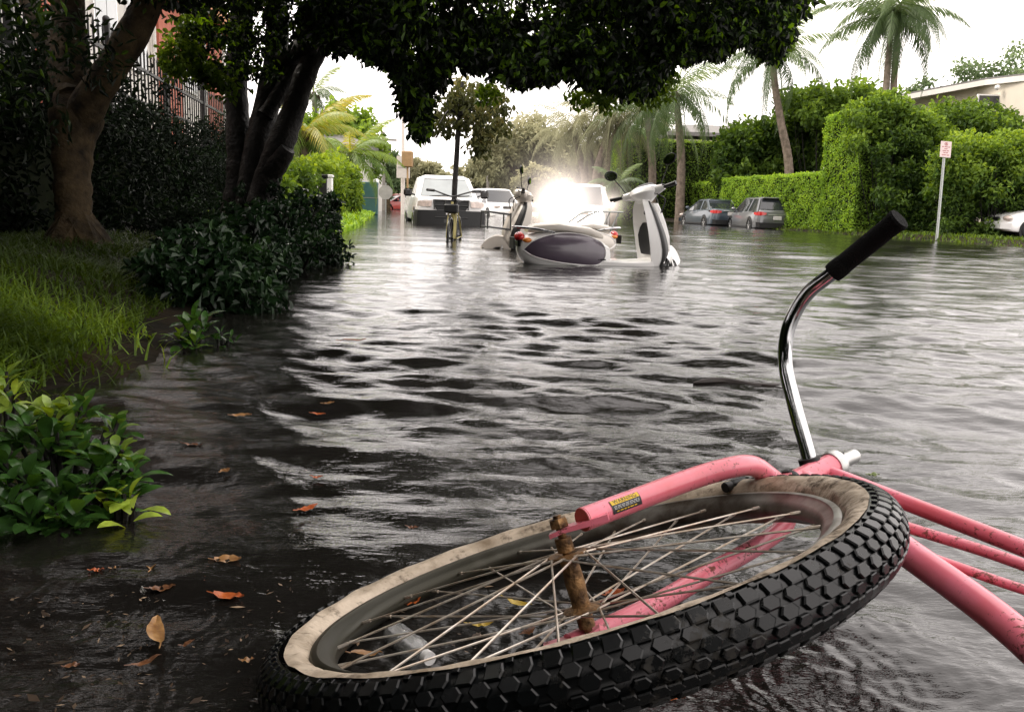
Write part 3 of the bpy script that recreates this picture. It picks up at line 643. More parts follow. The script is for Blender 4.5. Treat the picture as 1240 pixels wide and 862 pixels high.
    xs2 = [lerp_path([q[i] for q in ss], 4) for i in range(5)]
    sh = MB(); sh.loft([shield_sec(*q) for q in zip(*xs2)]); sh.build('leg_shield', body, t)
    # black inner glove panel and black front strips
    kp = MB(); nn = 16
    def back_pt(y, z, lift):
        x, w_, sw, th = (np.interp(z, xs2[1], xs2[i]) for i in (0, 2, 3, 4)); return V(x - th / 2 - sw * min(1, abs(y / w_)) ** 2.2 * .8 - lift, y, z)
    def front_pt(y, z, lift):
        x, w_, sw, th = (np.interp(z, xs2[1], xs2[i]) for i in (0, 2, 3, 4)); return V(x + th / 2 - sw * min(1, abs(y / w_)) ** 2.2 + lift, y, z)
    kp.loft([[back_pt(sx * wd, z, lf) for sx in np.linspace(-1, 1, 9)] for z, wd, lf in ((.405, .11, .004), (.415, .13, .022), (.50, .145, .03), (.61, .145, .03), (.69, .115, .022), (.74, .07, .014), (.745, .045, .003))], False, False)
    kp.build('glove_panel', MT['matte_black'], t)
    ig = MB(); ig.lathe([(0, .012), (.022, .012), (.026, .004), (.026, 0), (0, 0)], back_pt(-.05, .85, 0), V(-1, 0, .2), 14); ig.build('ignition_lock', MT['matte_black'], t)
    for sg in (1, -1):
        e = MB(); e.loft([[front_pt(sg * u * np.interp(z, xs2[1], xs2[2]), z, .005) for u in np.linspace(.74, 1.0, 6)] + [(lambda f_, k_: f_ * (1 - t_) + k_ * t_ + V(0, sg * .005, 0))(front_pt(sg * np.interp(z, xs2[1], xs2[2]), z, 0), back_pt(sg * np.interp(z, xs2[1], xs2[2]), z, 0)) for t_ in (.02, .12, .22)] for z in np.linspace(.25, .97, 14)], False, False); e.build('shield_edge', MT['black'], t)
    nose = MB(); nose.loft([supsec(0, 0, .04, w_, 12)[:, [2, 1, 0]] * [1, 1, 0] + V(x + .045, 0, z) for x, z, w_ in ((.565, .34, .05), (.60, .45, .075), (.585, .60, .08), (.535, .75, .07), (.475, .88, .055), (.44, .95, .04))]); nose.v = [v + V(.045, 0, 0) for v in nose.v]; nose.build('nose', body, t)
    # steered parts: fender, fork, wheel, headset, bars, mirrors
    fd = MB(); wc = V(.755, 0, .22)
    def fsec(a, w_, r): 
        d = V(math.cos(a), 0, math.sin(a)); return [wc + d * (r + .035 * math.sqrt(max(0, 1 - y * y))) + V(0, y * w_, 0) for y in np.linspace(-1, 1, 9)] + [wc + d * (r - .012) + V(0, y * w_ * .96, 0) for y in np.linspace(1, -1, 9)]
    fd.loft([fsec(math.radians(a), w_, r) for a, w_, r in ((8, .055, .25), (25, .075, .26), (50, .085, .27), (80, .095, .275), (110, .10, .28), (140, .09, .275), (165, .07, .26))])
    for sg in (1, -1): fd.loft([[wc + V(math.cos(a) * r, sg * y, math.sin(a) * r) for a in np.radians(np.linspace(30, 150, 9))] for r, y in ((.28, .09), (.20, .098), (.13, .085))], False, False)
    fd.build('front_fender', body, t, xf=steered)
    fk = MB(); 
    for sg in (1, -1): fk.tube([wc + V(0, sg * .075, 0), wc + V(-.11, sg * .07, .30)], .02, 10); fk.box(wc + V(.0, sg * .075, .0), (.05, .03, .07), None, .01)
    fk.tube([wc + V(-.10, 0, .30), pv], .03, 12); fk.build('front_fork', MT['alu'], t, xf=steered)
    def wheel(c, nm, xf=None):
        q = MB(); q.lathe([(.135, -.045), (.17, -.055), (.205, -.045), (.222, -.02), (.225, 0), (.222, .02), (.205, .045), (.17, .055), (.135, .045)], c, V(0, 1, 0), 36, True)
        wo = q.build(nm, MT['rubber'], t, xf=xf)
        r = MB(); r.lathe([(.137, .04), (.125, .035), (.12, 0), (.125, -.035), (.137, -.04)], c, V(0, 1, 0), 30); r.lathe([(0, .05), (.04, .05), (.045, 0), (.04, -.05), (0, -.05)], c, V(0, 1, 0), 16)
        for i in range(5):
            a = i * 2 * PI / 5; r.box(c + V(math.cos(a) * .08, 0, math.sin(a) * .08), (.10, .035, .03), [[math.cos(a), 0, -math.sin(a)], [0, 1, 0], [math.sin(a), 0, math.cos(a)]])
        r.build('rim', MT['wheel_alloy'], wo, xf=xf)
    wheel(wc, 'front_wheel', steered); wheel(V(-.52, 0, .22), 'rear_wheel')
    hs = MB(); hs.loft([supsec(0, 0, hh, hw, 18, .8)[:, [2, 1, 0]] * [1, 1, 0] + V(x, 0, z) for x, z, hh, hw in ((.43, .955, .06, .07), (.425, .995, .105, .115), (.43, 1.04, .125, .155), (.445, 1.085, .12, .16), (.475, 1.12, .085, .125), (.50, 1.14, .035, .07))])
    for sg in (1, -1): hs.loft([supsec(0, 0, r, r, 12)[:, [1, 0, 2]] * [1, 0, 1] + V(x, sg * y, z) for y, r, x, z in ((.06, .055, .43, 1.045), (.14, .050, .42, 1.05), (.20, .038, .41, 1.055), (.235, .028, .405, 1.06))])
    hs.build('handlebar_cover', body, t, xf=steered)
    gz = MB(); gz.ball(V(.45, 0, 1.125), (.10, .11, .025), [[.9, 0, -.43], [0, 1, 0], [.43, 0, .9]]); gz.build('instrument', MT['matte_black'], t, xf=steered)
    hl = MB(); hl.ball(V(.525, 0, 1.06), (.035, .085, .06)); hl.build('headlamp', MT['clear_lens'], t, xf=steered)
    for sg in (1, -1):
        g_ = MB(); g_.tube([V(.405, sg * .235, 1.06), V(.38, sg * .36, 1.062)], [.019, .020], 12); g_.tube([V(.38, sg * .36, 1.062), V(.378, sg * .372, 1.062)], [.023, .021], 12)
        g_.tube([V(.40, sg * .215, 1.06), V(.44, sg * .24, 1.06), V(.45, sg * .36, 1.055)], .007, 6); g_.box(V(.403, sg * .225, 1.062), (.05, .035, .05), None, .008); g_.build('grip', MT['black'], t, xf=steered)
        mr = MB(); mr.tube(smooth_path([V(.42, sg * .19, 1.08), V(.43, sg * .25, 1.19), V(.42, sg * .31, 1.29)], 5), .006, 6); mc = V(.42, sg * .335, 1.33)
        mr.ball(mc, (.018, .078, .055), [[1, 0, 0], [0, .94, -.34 * sg], [0, .34 * sg, .94]], 18); mo = mr.build('mirror', MT['black'], t, xf=steered)
        mg = MB(); mg.lathe([(0, 0), (.062, 0)], V(0, 0, 0), V(1, 0, 0), 18); rot = np.array([[1, 0, 0], [0, .94, -.34 * sg], [0, .34 * sg, .94]])
        mg.v = [((q * [1, 1.12, .76]) @ rot.T) + mc + V(-.0195, 0, 0) for q in mg.v]; mg.build('mirror_glass', MT['chrome'], mo, xf=steered)
    cb = MB()
    for sg in (1, -1): cb.tube(smooth_path([V(.47, sg * .10, 1.06), V(.60, sg * .11, 1.0), V(.60, sg * .06, .88), V(.56, sg * .04, .80)], 6), .007, 6)
    cb.build('cables', MT['black'], t)
    cb = MB(); cb.tube(smooth_path([V(-.60, .16, .62), V(-.80, .165, .65), V(-.98, .10, .66), V(-.98, -.10, .66), V(-.80, -.165, .65), V(-.60, -.16, .62)], 6), .012, 8); cb.build('grab_rail', MT['chrome'], t)
    cb = MB(); cb.box((-1.005, 0, .50), (.012, .19, .12), None, .004); cb.build('plate_frame', MT['matte_black'], t)
    if racks:
        q = MB()
        for z in (.60, .80):
            q.tube([V(.66, -.16, z), V(.66, .16, z), V(.98, .16, z + .03), V(.98, -.16, z + .03)], .012, 6, False, True)
        for x, y in ((.66, -.16), (.66, .16), (.98, .16), (.98, -.16)): q.tube([V(x, y, .60), V(x, y, .82)], .010, 6)
        for y in (-.08, 0, .08): q.tube([V(.66, y, .60), V(.98, y, .63)], .008, 6)
        q.tube([V(.56, 0, .70), V(.66, 0, .70)], .02, 8); q.build('front_rack', MT['dark_tube'], t)
        q = MB()
        for sg in (1, -1): q.tube(smooth_path([V(-.30, sg * .15, .72), V(-.55, sg * .17, .86), V(-.98, sg * .15, .88)], 5), .012, 6); q.tube([V(-.80, sg * .15, .60), V(-.92, sg * .15, .88)], .01, 6)
        q.tube([V(-.98, -.15, .88), V(-.98, .15, .88)], .012, 6); q.build('rear_rack', MT['galv'], t)
    return t
p = at(731, 318, 9.0); make_scooter('white step-through scooter with a dark plum side panel standing in the flood mid street', math.radians(50), MT['white'], MT['purple_panel'], MT['cream'], (p[0], p[1], -.295), math.radians(14), 'motor scooters standing in the flood', 1.0)  # cream seat colour stands in for the glare washing it out
p = at(668, 300, 11.8); make_scooter('grey-white scooter with a tubular front rack behind the plum-panelled scooter', math.radians(-30), MT['cream'], MT['cream'], MT['cream'], (p[0], p[1], -.34), math.radians(180 + 18), 'motor scooters standing in the flood', 1.0, True)

# ------------------------------------------------------------------ cars
def rrect(x, hw, z0, z1, k=5, rt=.12, rb=.06, tum=.92):
    """cross-section of a car body at x: rounded, narrower at the top"""
    pts = []
    for (cy, cz, r, a0) in ((hw - rb, z0 + rb, rb, -90), (hw * tum - rt + hw * .0, z1 - rt, rt, 0)):
        for i in range(k): a = math.radians(a0 + 90 * i / (k - 1)); pts.append((cy + r * math.cos(a), cz + r * math.sin(a)))
        if a0 == -90: pts.append((hw, (z0 * .45 + z1 * .55)))
    full = pts + [(-y, z) for y, z in pts[::-1]]
    return [V(x, y, z) for y, z in full]
CARS = {
 'hatch': dict(st=[(-2.12, .62, .42, .78), (-2.05, .80, .32, .98), (-1.8, .87, .26, 1.02), (-1.0, .90, .24, 1.0), (.3, .90, .24, .97), (1.1, .89, .24, .93), (1.75, .85, .25, .82), (2.05, .74, .30, .70), (2.14, .55, .36, .60)],
               g=dict(x0=-2.0, x1=1.05, rx0=-1.62, rx1=.18, zb=.96, zr=1.50, hw=.80, hwr=.60), wx=(-1.32, 1.36), wr=.34),
 'sedan': dict(st=[(-2.40, .60, .42, .80), (-2.32, .80, .32, .96), (-1.9, .87, .26, 1.0), (-1.0, .90, .24, .98), (.3, .90, .24, .95), (1.2, .89, .24, .90), (1.95, .84, .25, .78), (2.28, .72, .30, .68), (2.38, .5, .36, .58)],
               g=dict(x0=-1.75, x1=1.10, rx0=-.85, rx1=.15, zb=.94, zr=1.40, hw=.79, hwr=.58), wx=(-1.38, 1.42), wr=.33),
 'compact': dict(st=[(-1.95, .60, .42, .80), (-1.88, .78, .32, 1.0), (-1.5, .84, .26, 1.0), (.3, .85, .24, .97), (1.1, .84, .25, .92), (1.7, .82, .26, .80), (1.98, .72, .30, .68), (2.06, .52, .36, .6)],
               g=dict(x0=-1.85, x1=1.1, rx0=-1.3, rx1=.1, zb=.95, zr=1.46, hw=.76, hwr=.57), wx=(-1.2, 1.28), wr=.32),
 'suv': dict(st=[(-2.25, .66, .45, .9), (-2.18, .84, .36, 1.08), (-1.8, .90, .32, 1.10), (.3, .93, .32, 1.08), (1.2, .92, .32, 1.05), (1.95, .90, .34, .98), (2.25, .84, .38, .86), (2.34, .66, .44, .74)],
               g=dict(x0=-2.1, x1=1.0, rx0=-1.8, rx1=.25, zb=1.06, zr=1.72, hw=.83, hwr=.66), wx=(-1.35, 1.42), wr=.37),
}
def car_wheel(t, x, y, r, sub=True):
    sg = 1 if y > 0 else -1; q = MB(); q.lathe([(r * .62, -.10), (r * .8, -.11), (r * .96, -.10), (r, -.06), (r, .06), (r * .96, .10), (r * .8, .11), (r * .62, .10)], (x, y - sg * .10, r), V(0, sg, 0), 28, True); wo = q.build('wheel', MT['rubber'], t)
    q = MB(); q.lathe([(r * .64, .095), (r * .58, .09), (r * .56, .03), (0, .03)], (x, y - sg * .10, r), V(0, sg, 0), 24); q.lathe([(0, .085), (r * .15, .085), (r * .17, .04)], (x, y - sg * .10, r), V(0, sg, 0), 12)
    for i in range(5):
        a = i * 2 * PI / 5 + .3; c, s_ = math.cos(a), math.sin(a); q.box((x + c * r * .34, y - sg * .03, r + s_ * r * .34), (r * .52, .05, r * .17), [[c, 0, -s_], [0, 1, 0], [s_, 0, c]], .01)
    q.build('rim', MT['wheel_alloy'], wo)
def make_car(name, label, cat, kind, paint, loc, rz, group, rear=True, plate=True, front=True, scale=1.0, lamp=None):
    sp = CARS[kind]; g = sp['g']; t = thing(name, label, cat, loc, rz, group, scale)
    cs = [lerp_path([q[i] for q in sp['st']], 3) for i in range(4)]
    b = MB(); b.loft([rrect(*q) for q in zip(*cs)]); b.build('body', paint, t, angle=50)
    def gring(z, ins=0.0):
        f_ = (z - g['zb']) / (g['zr'] - g['zb']); x0 = g['x0'] + (g['rx0'] - g['x0']) * f_; x1 = g['x1'] + (g['rx1'] - g['x1']) * f_; hw = g['hw'] + (g['hwr'] - g['hw']) * f_ - ins
        pts = []
        for cx, cy, r, a0 in ((x1 - .18 + ins * 0, hw - .10, 1, 0), (x0 + .14, hw - .08, 1, 90), (x0 + .14, -hw + .08, 1, 180), (x1 - .18, -hw + .10, 1, 270)):
            rx = .18 if a0 in (0, 270) else .14; ry = .10 if a0 in (0, 270) else .08
            for i in range(5): a = math.radians(a0 + 90 * i / 4); pts.append(V(cx + rx * math.cos(a), cy + ry * math.sin(a), z))
        return pts
    zb, zr = g['zb'] - .06, g['zr']
    c = MB(); c.loft([gring(zb), gring(zr - .04)]); c.build('windows', MT['glass'], t)
    r = MB(); top = gring(zr - .055)
    cx = (g['rx0'] + g['rx1']) / 2
    r.loft([[p_ + V(0, 0, 0) + (p_ - V(cx, 0, p_[2])) * .012 for p_ in top], [V(cx + (p_[0] - cx) * .985, p_[1] * .985, zr - .01) for p_ in top], [V(cx + (p_[0] - cx) * .8, p_[1] * .8, zr + .025) for p_ in top], [V(cx + (p_[0] - cx) * .3, p_[1] * .3, zr + .04) for p_ in top]]); 
    lo_, hi_ = gring(zb), gring(zr - .03)
    for i, wd in ((2, .035), (7, .06), (12, .06), (17, .035)): r.tube([lo_[i] * V(1, 1.004, 1), hi_[i] * V(1, 1.004, 1)], wd, 6)
    for fx in ((.40,) if kind != 'suv' else (.32, .66)):
        for sg in (1, -1):
            a_ = V(g['x0'] + (g['x1'] - g['x0']) * fx, sg * g['hw'], zb); b_ = V(g['rx0'] + (g['rx1'] - g['rx0']) * fx, sg * g['hwr'], zr - .04); r.tube([a_, b_], .035, 6)
    r.build('roof', paint, t, angle=50)
    hx = max(q[0] for q in sp['st']); rx = min(q[0] for q in sp['st'])
    for x in sp['wx']:
        for sg in (1, -1):
            hw = np.interp(x, cs[0], cs[1]); q = MB(); q.lathe([(0, 0), (sp['wr'] * 1.16, 0), (sp['wr'] * 1.16, -.25)], (x, sg * (hw + .004), sp['wr']), V(0, sg, 0), 28); q.build('wheel_arch', MT['matte_black'], t); car_wheel(t, x, sg * (hw + .012), sp['wr'])
    for sg in (1, -1): q = MB(); q.box((.0, sg * .905, .30), (2.2, .05, .10), None, .02); q.build('sill_trim', MT['matte_black'], t)
    for sg in (1, -1):
        q = MB(); q.ball((g['x1'] - .35, sg * (g['hw'] + .16), g['zb'] + .07), (.07, .11, .075)); q.build('wing_mirror', paint, t)
        q = MB(); q.box((.15, sg * (np.interp(.15, cs[0], cs[1]) + .004), .80), (.18, .02, .03), None, .006); q.build('door_handle', MT['wheel_alloy'], t)
    if rear:
        zt = .86 if kind != 'suv' else .98
        for sg in (1, -1):
            q = MB(); q.loft([[V(x, sg * y, zt + z) for z in (-.075 * k_, .075 * k_)] + [V(x + .10, sg * (y - .03), zt + z) for z in (.07 * k_, -.07 * k_)] for x, y, k_ in ((rx + .30, .875, .5), (rx + .13, .845, .9), (rx + .03, .76, 1.0), (rx - .012, .62, .95), (rx - .02, .46, .45))]); q.build('tail_lamp', MT['red_lens'], t)
        q = MB(); q.loft([[V(rx + .10, y * .93, z) for y, z in ((-.88, .30), (.88, .30), (.90, .52), (-.90, .52))], [V(rx - .035, y * .80, z) for y, z in ((-.88, .30), (.88, .30), (.90, .50), (-.90, .50))]]); q.build('rear_bumper', MT['matte_black'], t)
        q = MB(); q.box((rx - .015, 0, .70 if kind != 'sedan' else .78), (.03, .34, .16), None, .01); pl = q.build('number_plate', MT['plate'], t)
        q = MB(); q.box((rx + .0, 0, .825 if kind != 'sedan' else .9), (.03, .75, .035), None, .008); q.build('chrome_strip', MT['wheel_alloy'], t)
        q = MB(); q.loft([[V(x, y * s_, z) for y in (-1, 1)] for x, z, s_ in ((g['x0'] + .06, g['zb'] + .06, .64), (g['rx0'] + .03, g['zr'] - .12, .50))], False, False)
        q.v = [v + V(-.025, 0, 0) for v in q.v]; q.build('rear_window', MT['glass'], t)
        if kind in ('hatch', 'suv'): q = MB(); q.box((g['rx0'] - .03, 0, g['zr'] - .01), (.28, g['hwr'] * 1.75, .035), None, .012); q.build('roof_spoiler', paint, t)
    if front:
        zt = .66 if kind != 'suv' else .84
        for sg in (1, -1):
            q = MB(); q.ball((hx - .13, sg * .66, zt), (.13, .17, .085)); ho = q.build('headlamp', lamp or MT['clear_lens'], t)
        q = MB(); q.box((hx - .03, 0, zt - .04), (.06, .78, .16), None, .03); q.build('grille', MT['matte_black'], t)
        q = MB(); q.loft([[V(hx - .16, y, z) for y, z in ((-.86, .34), (.86, .34), (.86, .52), (-.86, .52))], [V(hx + .05, y * .74, z) for y, z in ((-.86, .35), (.86, .35), (.86, .50), (-.86, .50))]]); q.build('front_bumper', paint, t)
    return t
G = 'cars parked along the far kerb'
p = at(925, 277, 34.3); make_car('parked_car', 'grey hatchback seen from behind beside the clipped hedge', 'car', 'hatch', MT['grey_car'], (p[0] + .38, p[1] + 2.0, -.26), math.radians(90 + 2.5), G)
p = at(859, 273, 39.5); make_car('parked_car', 'dark blue-grey saloon parked in front of the grey hatchback', 'car', 'sedan', MT['blue_car'], (p[0] + .3, p[1] + 1.0, -.24), math.radians(90 + 8), G)
p = at(1216, 292, 25.0); make_car('parked_car', 'white car with only its nose showing at the right edge', 'car', 'compact', MT['white'], (p[0] + 2.15, p[1] + .9, .05), math.radians(180 - 2), G)
p = at(708, 276, 27.0); c_lit = make_car('oncoming_car', 'white car driving through the flood with both headlights blazing', 'car', 'suv', MT['white'], (p[0], p[1] + 1.8, -.38), math.radians(-90 - 8), 'white cars in the flooded street', rear=False, lamp=emit_mat('lit_headlamp', (1.0, 0.93, 0.82), 60))
# headlamp glare imitated by a soft self-glowing ball around each lamp, without scattering
def glare_mat(name, col, strength, power):
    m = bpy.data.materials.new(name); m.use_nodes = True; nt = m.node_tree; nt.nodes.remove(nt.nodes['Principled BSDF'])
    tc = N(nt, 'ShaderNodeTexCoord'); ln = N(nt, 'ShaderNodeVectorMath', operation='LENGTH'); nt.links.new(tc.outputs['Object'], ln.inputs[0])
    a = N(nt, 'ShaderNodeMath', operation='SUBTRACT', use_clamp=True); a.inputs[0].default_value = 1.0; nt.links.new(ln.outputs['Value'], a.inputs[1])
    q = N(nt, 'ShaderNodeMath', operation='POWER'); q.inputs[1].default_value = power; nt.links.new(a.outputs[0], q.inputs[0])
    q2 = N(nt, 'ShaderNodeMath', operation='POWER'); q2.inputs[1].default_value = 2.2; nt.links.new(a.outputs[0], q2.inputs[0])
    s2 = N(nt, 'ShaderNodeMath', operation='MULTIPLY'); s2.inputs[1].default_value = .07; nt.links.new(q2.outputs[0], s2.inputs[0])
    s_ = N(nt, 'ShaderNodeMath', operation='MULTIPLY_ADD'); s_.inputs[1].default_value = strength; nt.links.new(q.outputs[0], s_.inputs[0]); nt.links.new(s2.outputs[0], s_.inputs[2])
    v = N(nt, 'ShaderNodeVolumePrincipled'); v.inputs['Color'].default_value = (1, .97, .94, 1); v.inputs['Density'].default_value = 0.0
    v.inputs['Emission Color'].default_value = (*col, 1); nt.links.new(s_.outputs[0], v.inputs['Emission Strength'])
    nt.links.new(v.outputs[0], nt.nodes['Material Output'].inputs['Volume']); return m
mm = glare_mat('headlamp_glare', (1.0, 0.85, 0.75), 4.6, 7.6)
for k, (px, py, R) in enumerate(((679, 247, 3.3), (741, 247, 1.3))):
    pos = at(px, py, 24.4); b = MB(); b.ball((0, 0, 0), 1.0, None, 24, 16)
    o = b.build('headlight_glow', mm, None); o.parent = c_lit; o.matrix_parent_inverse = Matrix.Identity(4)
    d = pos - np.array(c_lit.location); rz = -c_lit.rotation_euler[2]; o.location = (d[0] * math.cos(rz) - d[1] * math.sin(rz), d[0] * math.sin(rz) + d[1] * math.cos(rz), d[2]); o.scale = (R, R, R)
p = at(600, 255, 44); make_car('parked_car', 'white car half hidden behind the pickup and the racked scooter', 'car', 'suv', MT['white'], (p[0], p[1], -.35), math.radians(-70), 'white cars in the flooded street', rear=False)
p = at(514, 259, 50); make_car('parked_car', 'white car peeping out on the far side behind the pickup', 'car', 'compact', MT['white'], (p[0], p[1], -.3), math.radians(-98), 'white cars in the flooded street', rear=False)
p = at(484, 257, 62); make_car('parked_car', 'red car far down the street by the pale sign pole', 'car', 'sedan', MT['red_car'], (p[0], p[1], -.3), math.radians(-140), 'cars far down the street', rear=False)

# ------------------------------------------------------------------ white pickup truck facing us
p = at(546, 272, 23.3); TR = thing('pickup_truck', 'white pickup truck with a black bumper facing us, wheels deep in water', 'pickup truck', (p[0], p[1] + .0, -.42), math.radians(-90 + 11))
# local: x forward (front face at x=0), y left, z up
def tsec(x, hw, z0, z1, tum=.95, rt=.10): return rrect(x, hw, z0, z1, 5, rt, .05, tum)
b = MB(); b.loft([tsec(-.02, .84, .62, 1.09, .97, .06), tsec(-.08, .90, .55, 1.12, .96), tsec(-.5, .94, .5, 1.13), tsec(-1.0, .95, .5, 1.17), tsec(-1.3, .96, .5, 1.2)])
b.loft([tsec(-1.3, .96, .5, 1.2), tsec(-3.0, .96, .5, 1.22), tsec(-3.05, .96, .5, 1.22)]); b.loft([tsec(-3.08, .96, .5, 1.25), tsec(-5.1, .96, .5, 1.25), tsec(-5.2, .94, .52, 1.22)]); b.build('body', MT['white'], TR, angle=50)
def cab(z, f_):
    x1 = -1.12 - .72 * f_; x0 = -2.95 + .18 * f_; hw = .86 - .16 * f_
    return [V(x1, hw - .06, z), V(x1 + .03, 0, z), V(x1, -hw + .06, z), V(x1 - .12, -hw, z), V(x0 + .1, -hw, z), V(x0, -hw + .1, z), V(x0, hw - .1, z), V(x0 + .1, hw, z), V(x1 - .12, hw, z)]
b = MB(); b.loft([cab(1.14, 0), cab(1.70, 1)]); b.build('cab_glass', MT['glass'], TR, angle=25)
b = MB(); b.loft([cab(1.685, .97), [q * V(1, .99, 1) for q in cab(1.73, 1.0)], [V(-2.3 + (q[0] + 2.3) * .8, q[1] * .8, 1.79) for q in cab(1.75, 1)]])
lo_, hi_ = cab(1.12, -.02), cab(1.70, 1.0)
for i in (0, 2): b.tube([lo_[i], hi_[i]], .055, 8)
for i in (3, 4, 7, 8): b.tube([lo_[i], hi_[i]], .045, 8)
for sg in (1, -1): b.tube([V(-2.05, sg * .87, 1.12), V(-2.2, sg * .71, 1.70)], .05, 8)
b.build('cab_roof', MT['white'], TR, angle=50)
b = MB(); a0, a1 = cab(1.19, .08), cab(1.66, .93); b.loft([[q + V(.02, 0, .004) for q in (a0[0] * V(1, .93, 1), a0[1], a0[2] * V(1, .93, 1))], [q + V(.02, 0, .004) for q in (a1[0] * V(1, .93, 1), a1[1], a1[2] * V(1, .93, 1))]], False, False); ws = b.build('windscreen', MT['windscreen'], TR)
b = MB()
for y in (.15, -.5): b.tube([V(-1.11, y, 1.185), V(-1.13, y + .5, 1.225)], .014, 6)
b.build('wipers', MT['black'], ws)
b = MB(); b.loft([[V(x, y * wd, z) for y in (-1, 1)] for x, z, wd in ((.012, 1.07, .50), (.02, .94, .49), (.012, .82, .40))], False, False); gr_ = b.build('grille', MT['matte_black'], TR)
b = MB()
for z, wd in ((1.08, .50), (.945, .485), (.81, .40)): b.box((.025, 0, z), (.04, wd * 2, .035), None, .01)
for y in (-.48, -.17, .17, .48): b.box((.022, y * (.97), .945), (.035, .03, .25), None, .01)
b.build('grille_bars', MT['dark_tube'], gr_)
for sg in (1, -1):
    b = MB(); LZ = V(0, 0, .055); b.loft([[q_ + LZ for q_ in r_] for r_ in [[V(-.02, sg * .53, .84), V(-.02, sg * .53, 1.0), V(-.08, sg * .53, 1.0), V(-.08, sg * .53, .84)], [V(.02, sg * .55, .84), V(.02, sg * .53, 1.0), V(-.08, sg * .53, 1.0), V(-.08, sg * .53, .84)], [V(-.01, sg * .83, .84), V(-.02, sg * .83, .99), V(-.1, sg * .82, .99), V(-.1, sg * .82, .84)], [V(-.10, sg * .915, .86), V(-.10, sg * .915, .97), V(-.16, sg * .90, .97), V(-.16, sg * .90, .86)]]]); b.build('headlamp', MT['clear_lens'], TR)
    b = MB(); b.box((-1.25, sg * 1.10, 1.27), (.12, .24, .22), None, .05); b.tube([V(-1.28, sg * .90, 1.2), V(-1.25, sg * 1.02, 1.25)], .025, 6); b.build('wing_mirror', MT['black'], TR)
    for x in (-.85, -4.0):
        q = MB(); q.lathe([(0, 0), (.46, 0), (.46, -.2)], (x, sg * .958, .42), V(0, sg, 0), 28); q.build('wheel_arch', MT['matte_black'], TR); car_wheel(TR, x, sg * .99, .38)
b = MB(); b.loft([[V(x, y * wd, z) for y, z in ((-1, .36), (1, .36), (1, .66), (.98, .80), (-.98, .80), (-1, .66))] for x, wd in ((-.55, .985), (-.12, .98), (.06, .93), (.12, .80))]); b.build('front_bumper', MT['matte_black'], TR)
b = MB(); b.box((.125, 0, .52), (.015, .42, .10), None, .004); b.box((.128, 0, .62), (.02, .9, .03), None, .008); b.build('bumper_slot', MT['dark_tube'], TR)
for sg in (1, -1): b = MB(); b.lathe([(0, .012), (.06, .012), (.075, 0)], (.10, sg * .62, .60), V(1, 0, 0), 16); b.build('fog_lamp', MT['clear_lens'], TR)
b = MB(); b.box((.135, 0, .74), (.012, .32, .11), None, .006); b.build('number_plate', MT['plate'], TR)
b = MB()
for y in (-.3, 0, .3): b.box((-1.98, y, 1.775), (.06, .10, .03), None, .012)
b.build('roof_markers', MT['orange_lens'], TR)

# ------------------------------------------------------------------ bicycle locked to the thin trunk
p = at(545, 289, 13.3); BK = thing('bicycle', 'olive yellow bicycle with wide bars leaning on the thin tree trunk', 'bicycle', (p[0], p[1], -.30), math.radians(-90 - 3))
def wheel_small(x):
    q = MB(); q.lathe([(.32 + .018 * math.cos(a), .018 * math.sin(a)) for a in np.arange(10) * 2 * PI / 10], (x, 0, .34), V(0, 1, 0), 40, True)
    for i in range(18): a = i * 2 * PI / 18; q.tube([V(x, .02 * (-1) ** i, .34), V(x + .31 * math.cos(a), 0, .34 + .31 * math.sin(a))], .002, 4)
    q.tube([V(x, -.05, .34), V(x, .05, .34)], .02, 8); q.build('wheel', MT['rubber'], BK)
wheel_small(.0); wheel_small(-1.05)
q = MB()
for sg in (1, -1): q.tube([V(0, sg * .055, .34), V(-.12, sg * .05, .72), V(-.13, 0, .74)], .014, 8)
q.build('fork', MT['yellow_frame'], BK)
q = MB(); q.tube([V(-.13, 0, .72), V(-.19, 0, .90)], .02, 8); q.tube([V(-.18, 0, .86), V(-.68, 0, .80)], .016, 8); q.tube([V(-.14, 0, .76), V(-.6, 0, .32)], .02, 8); q.tube([V(-.6, 0, .32), V(-.72, 0, .86)], .016, 8)
for sg in (1, -1): q.tube([V(-.6, sg * .03, .32), V(-1.05, sg * .06, .34), V(-.68, sg * .02, .80)], .01, 6)
q.build('frame', MT['yellow_frame'], BK)
q = MB(); q.tube([V(-.19, 0, .90), V(-.17, 0, 1.0)], .014, 8); q.tube(smooth_path([V(-.30, .40, 1.07), V(-.24, .30, 1.07), V(-.17, .14, 1.02), V(-.16, 0, .985), V(-.17, -.14, 1.02), V(-.24, -.30, 1.07), V(-.30, -.40, 1.07)], 4), .012, 8); q.build('handlebar', MT['dark_tube'], BK)
for sg in (1, -1): q = MB(); q.tube([V(-.34, sg * .43, 1.08), V(-.25, sg * .30, 1.07)], .022, 8); q.build('grip', MT['black'], BK)
q = MB(); q.loft([[V(x, y * wd, .93 + z) for y, z in ((-1, 0), (0, .03), (1, 0), (0, -.03))] for x, wd in ((-.58, .02), (-.68, .06), (-.84, .11), (-.88, .08))]); q.tube([V(-.72, 0, .84), V(-.74, 0, .93)], .014, 8); q.build('saddle', MT['black'], BK)
q = MB(); q.box((-.10, 0, .80), (.16, .22, .14), None, .02); q.build('front_bag', MT['matte_black'], BK)
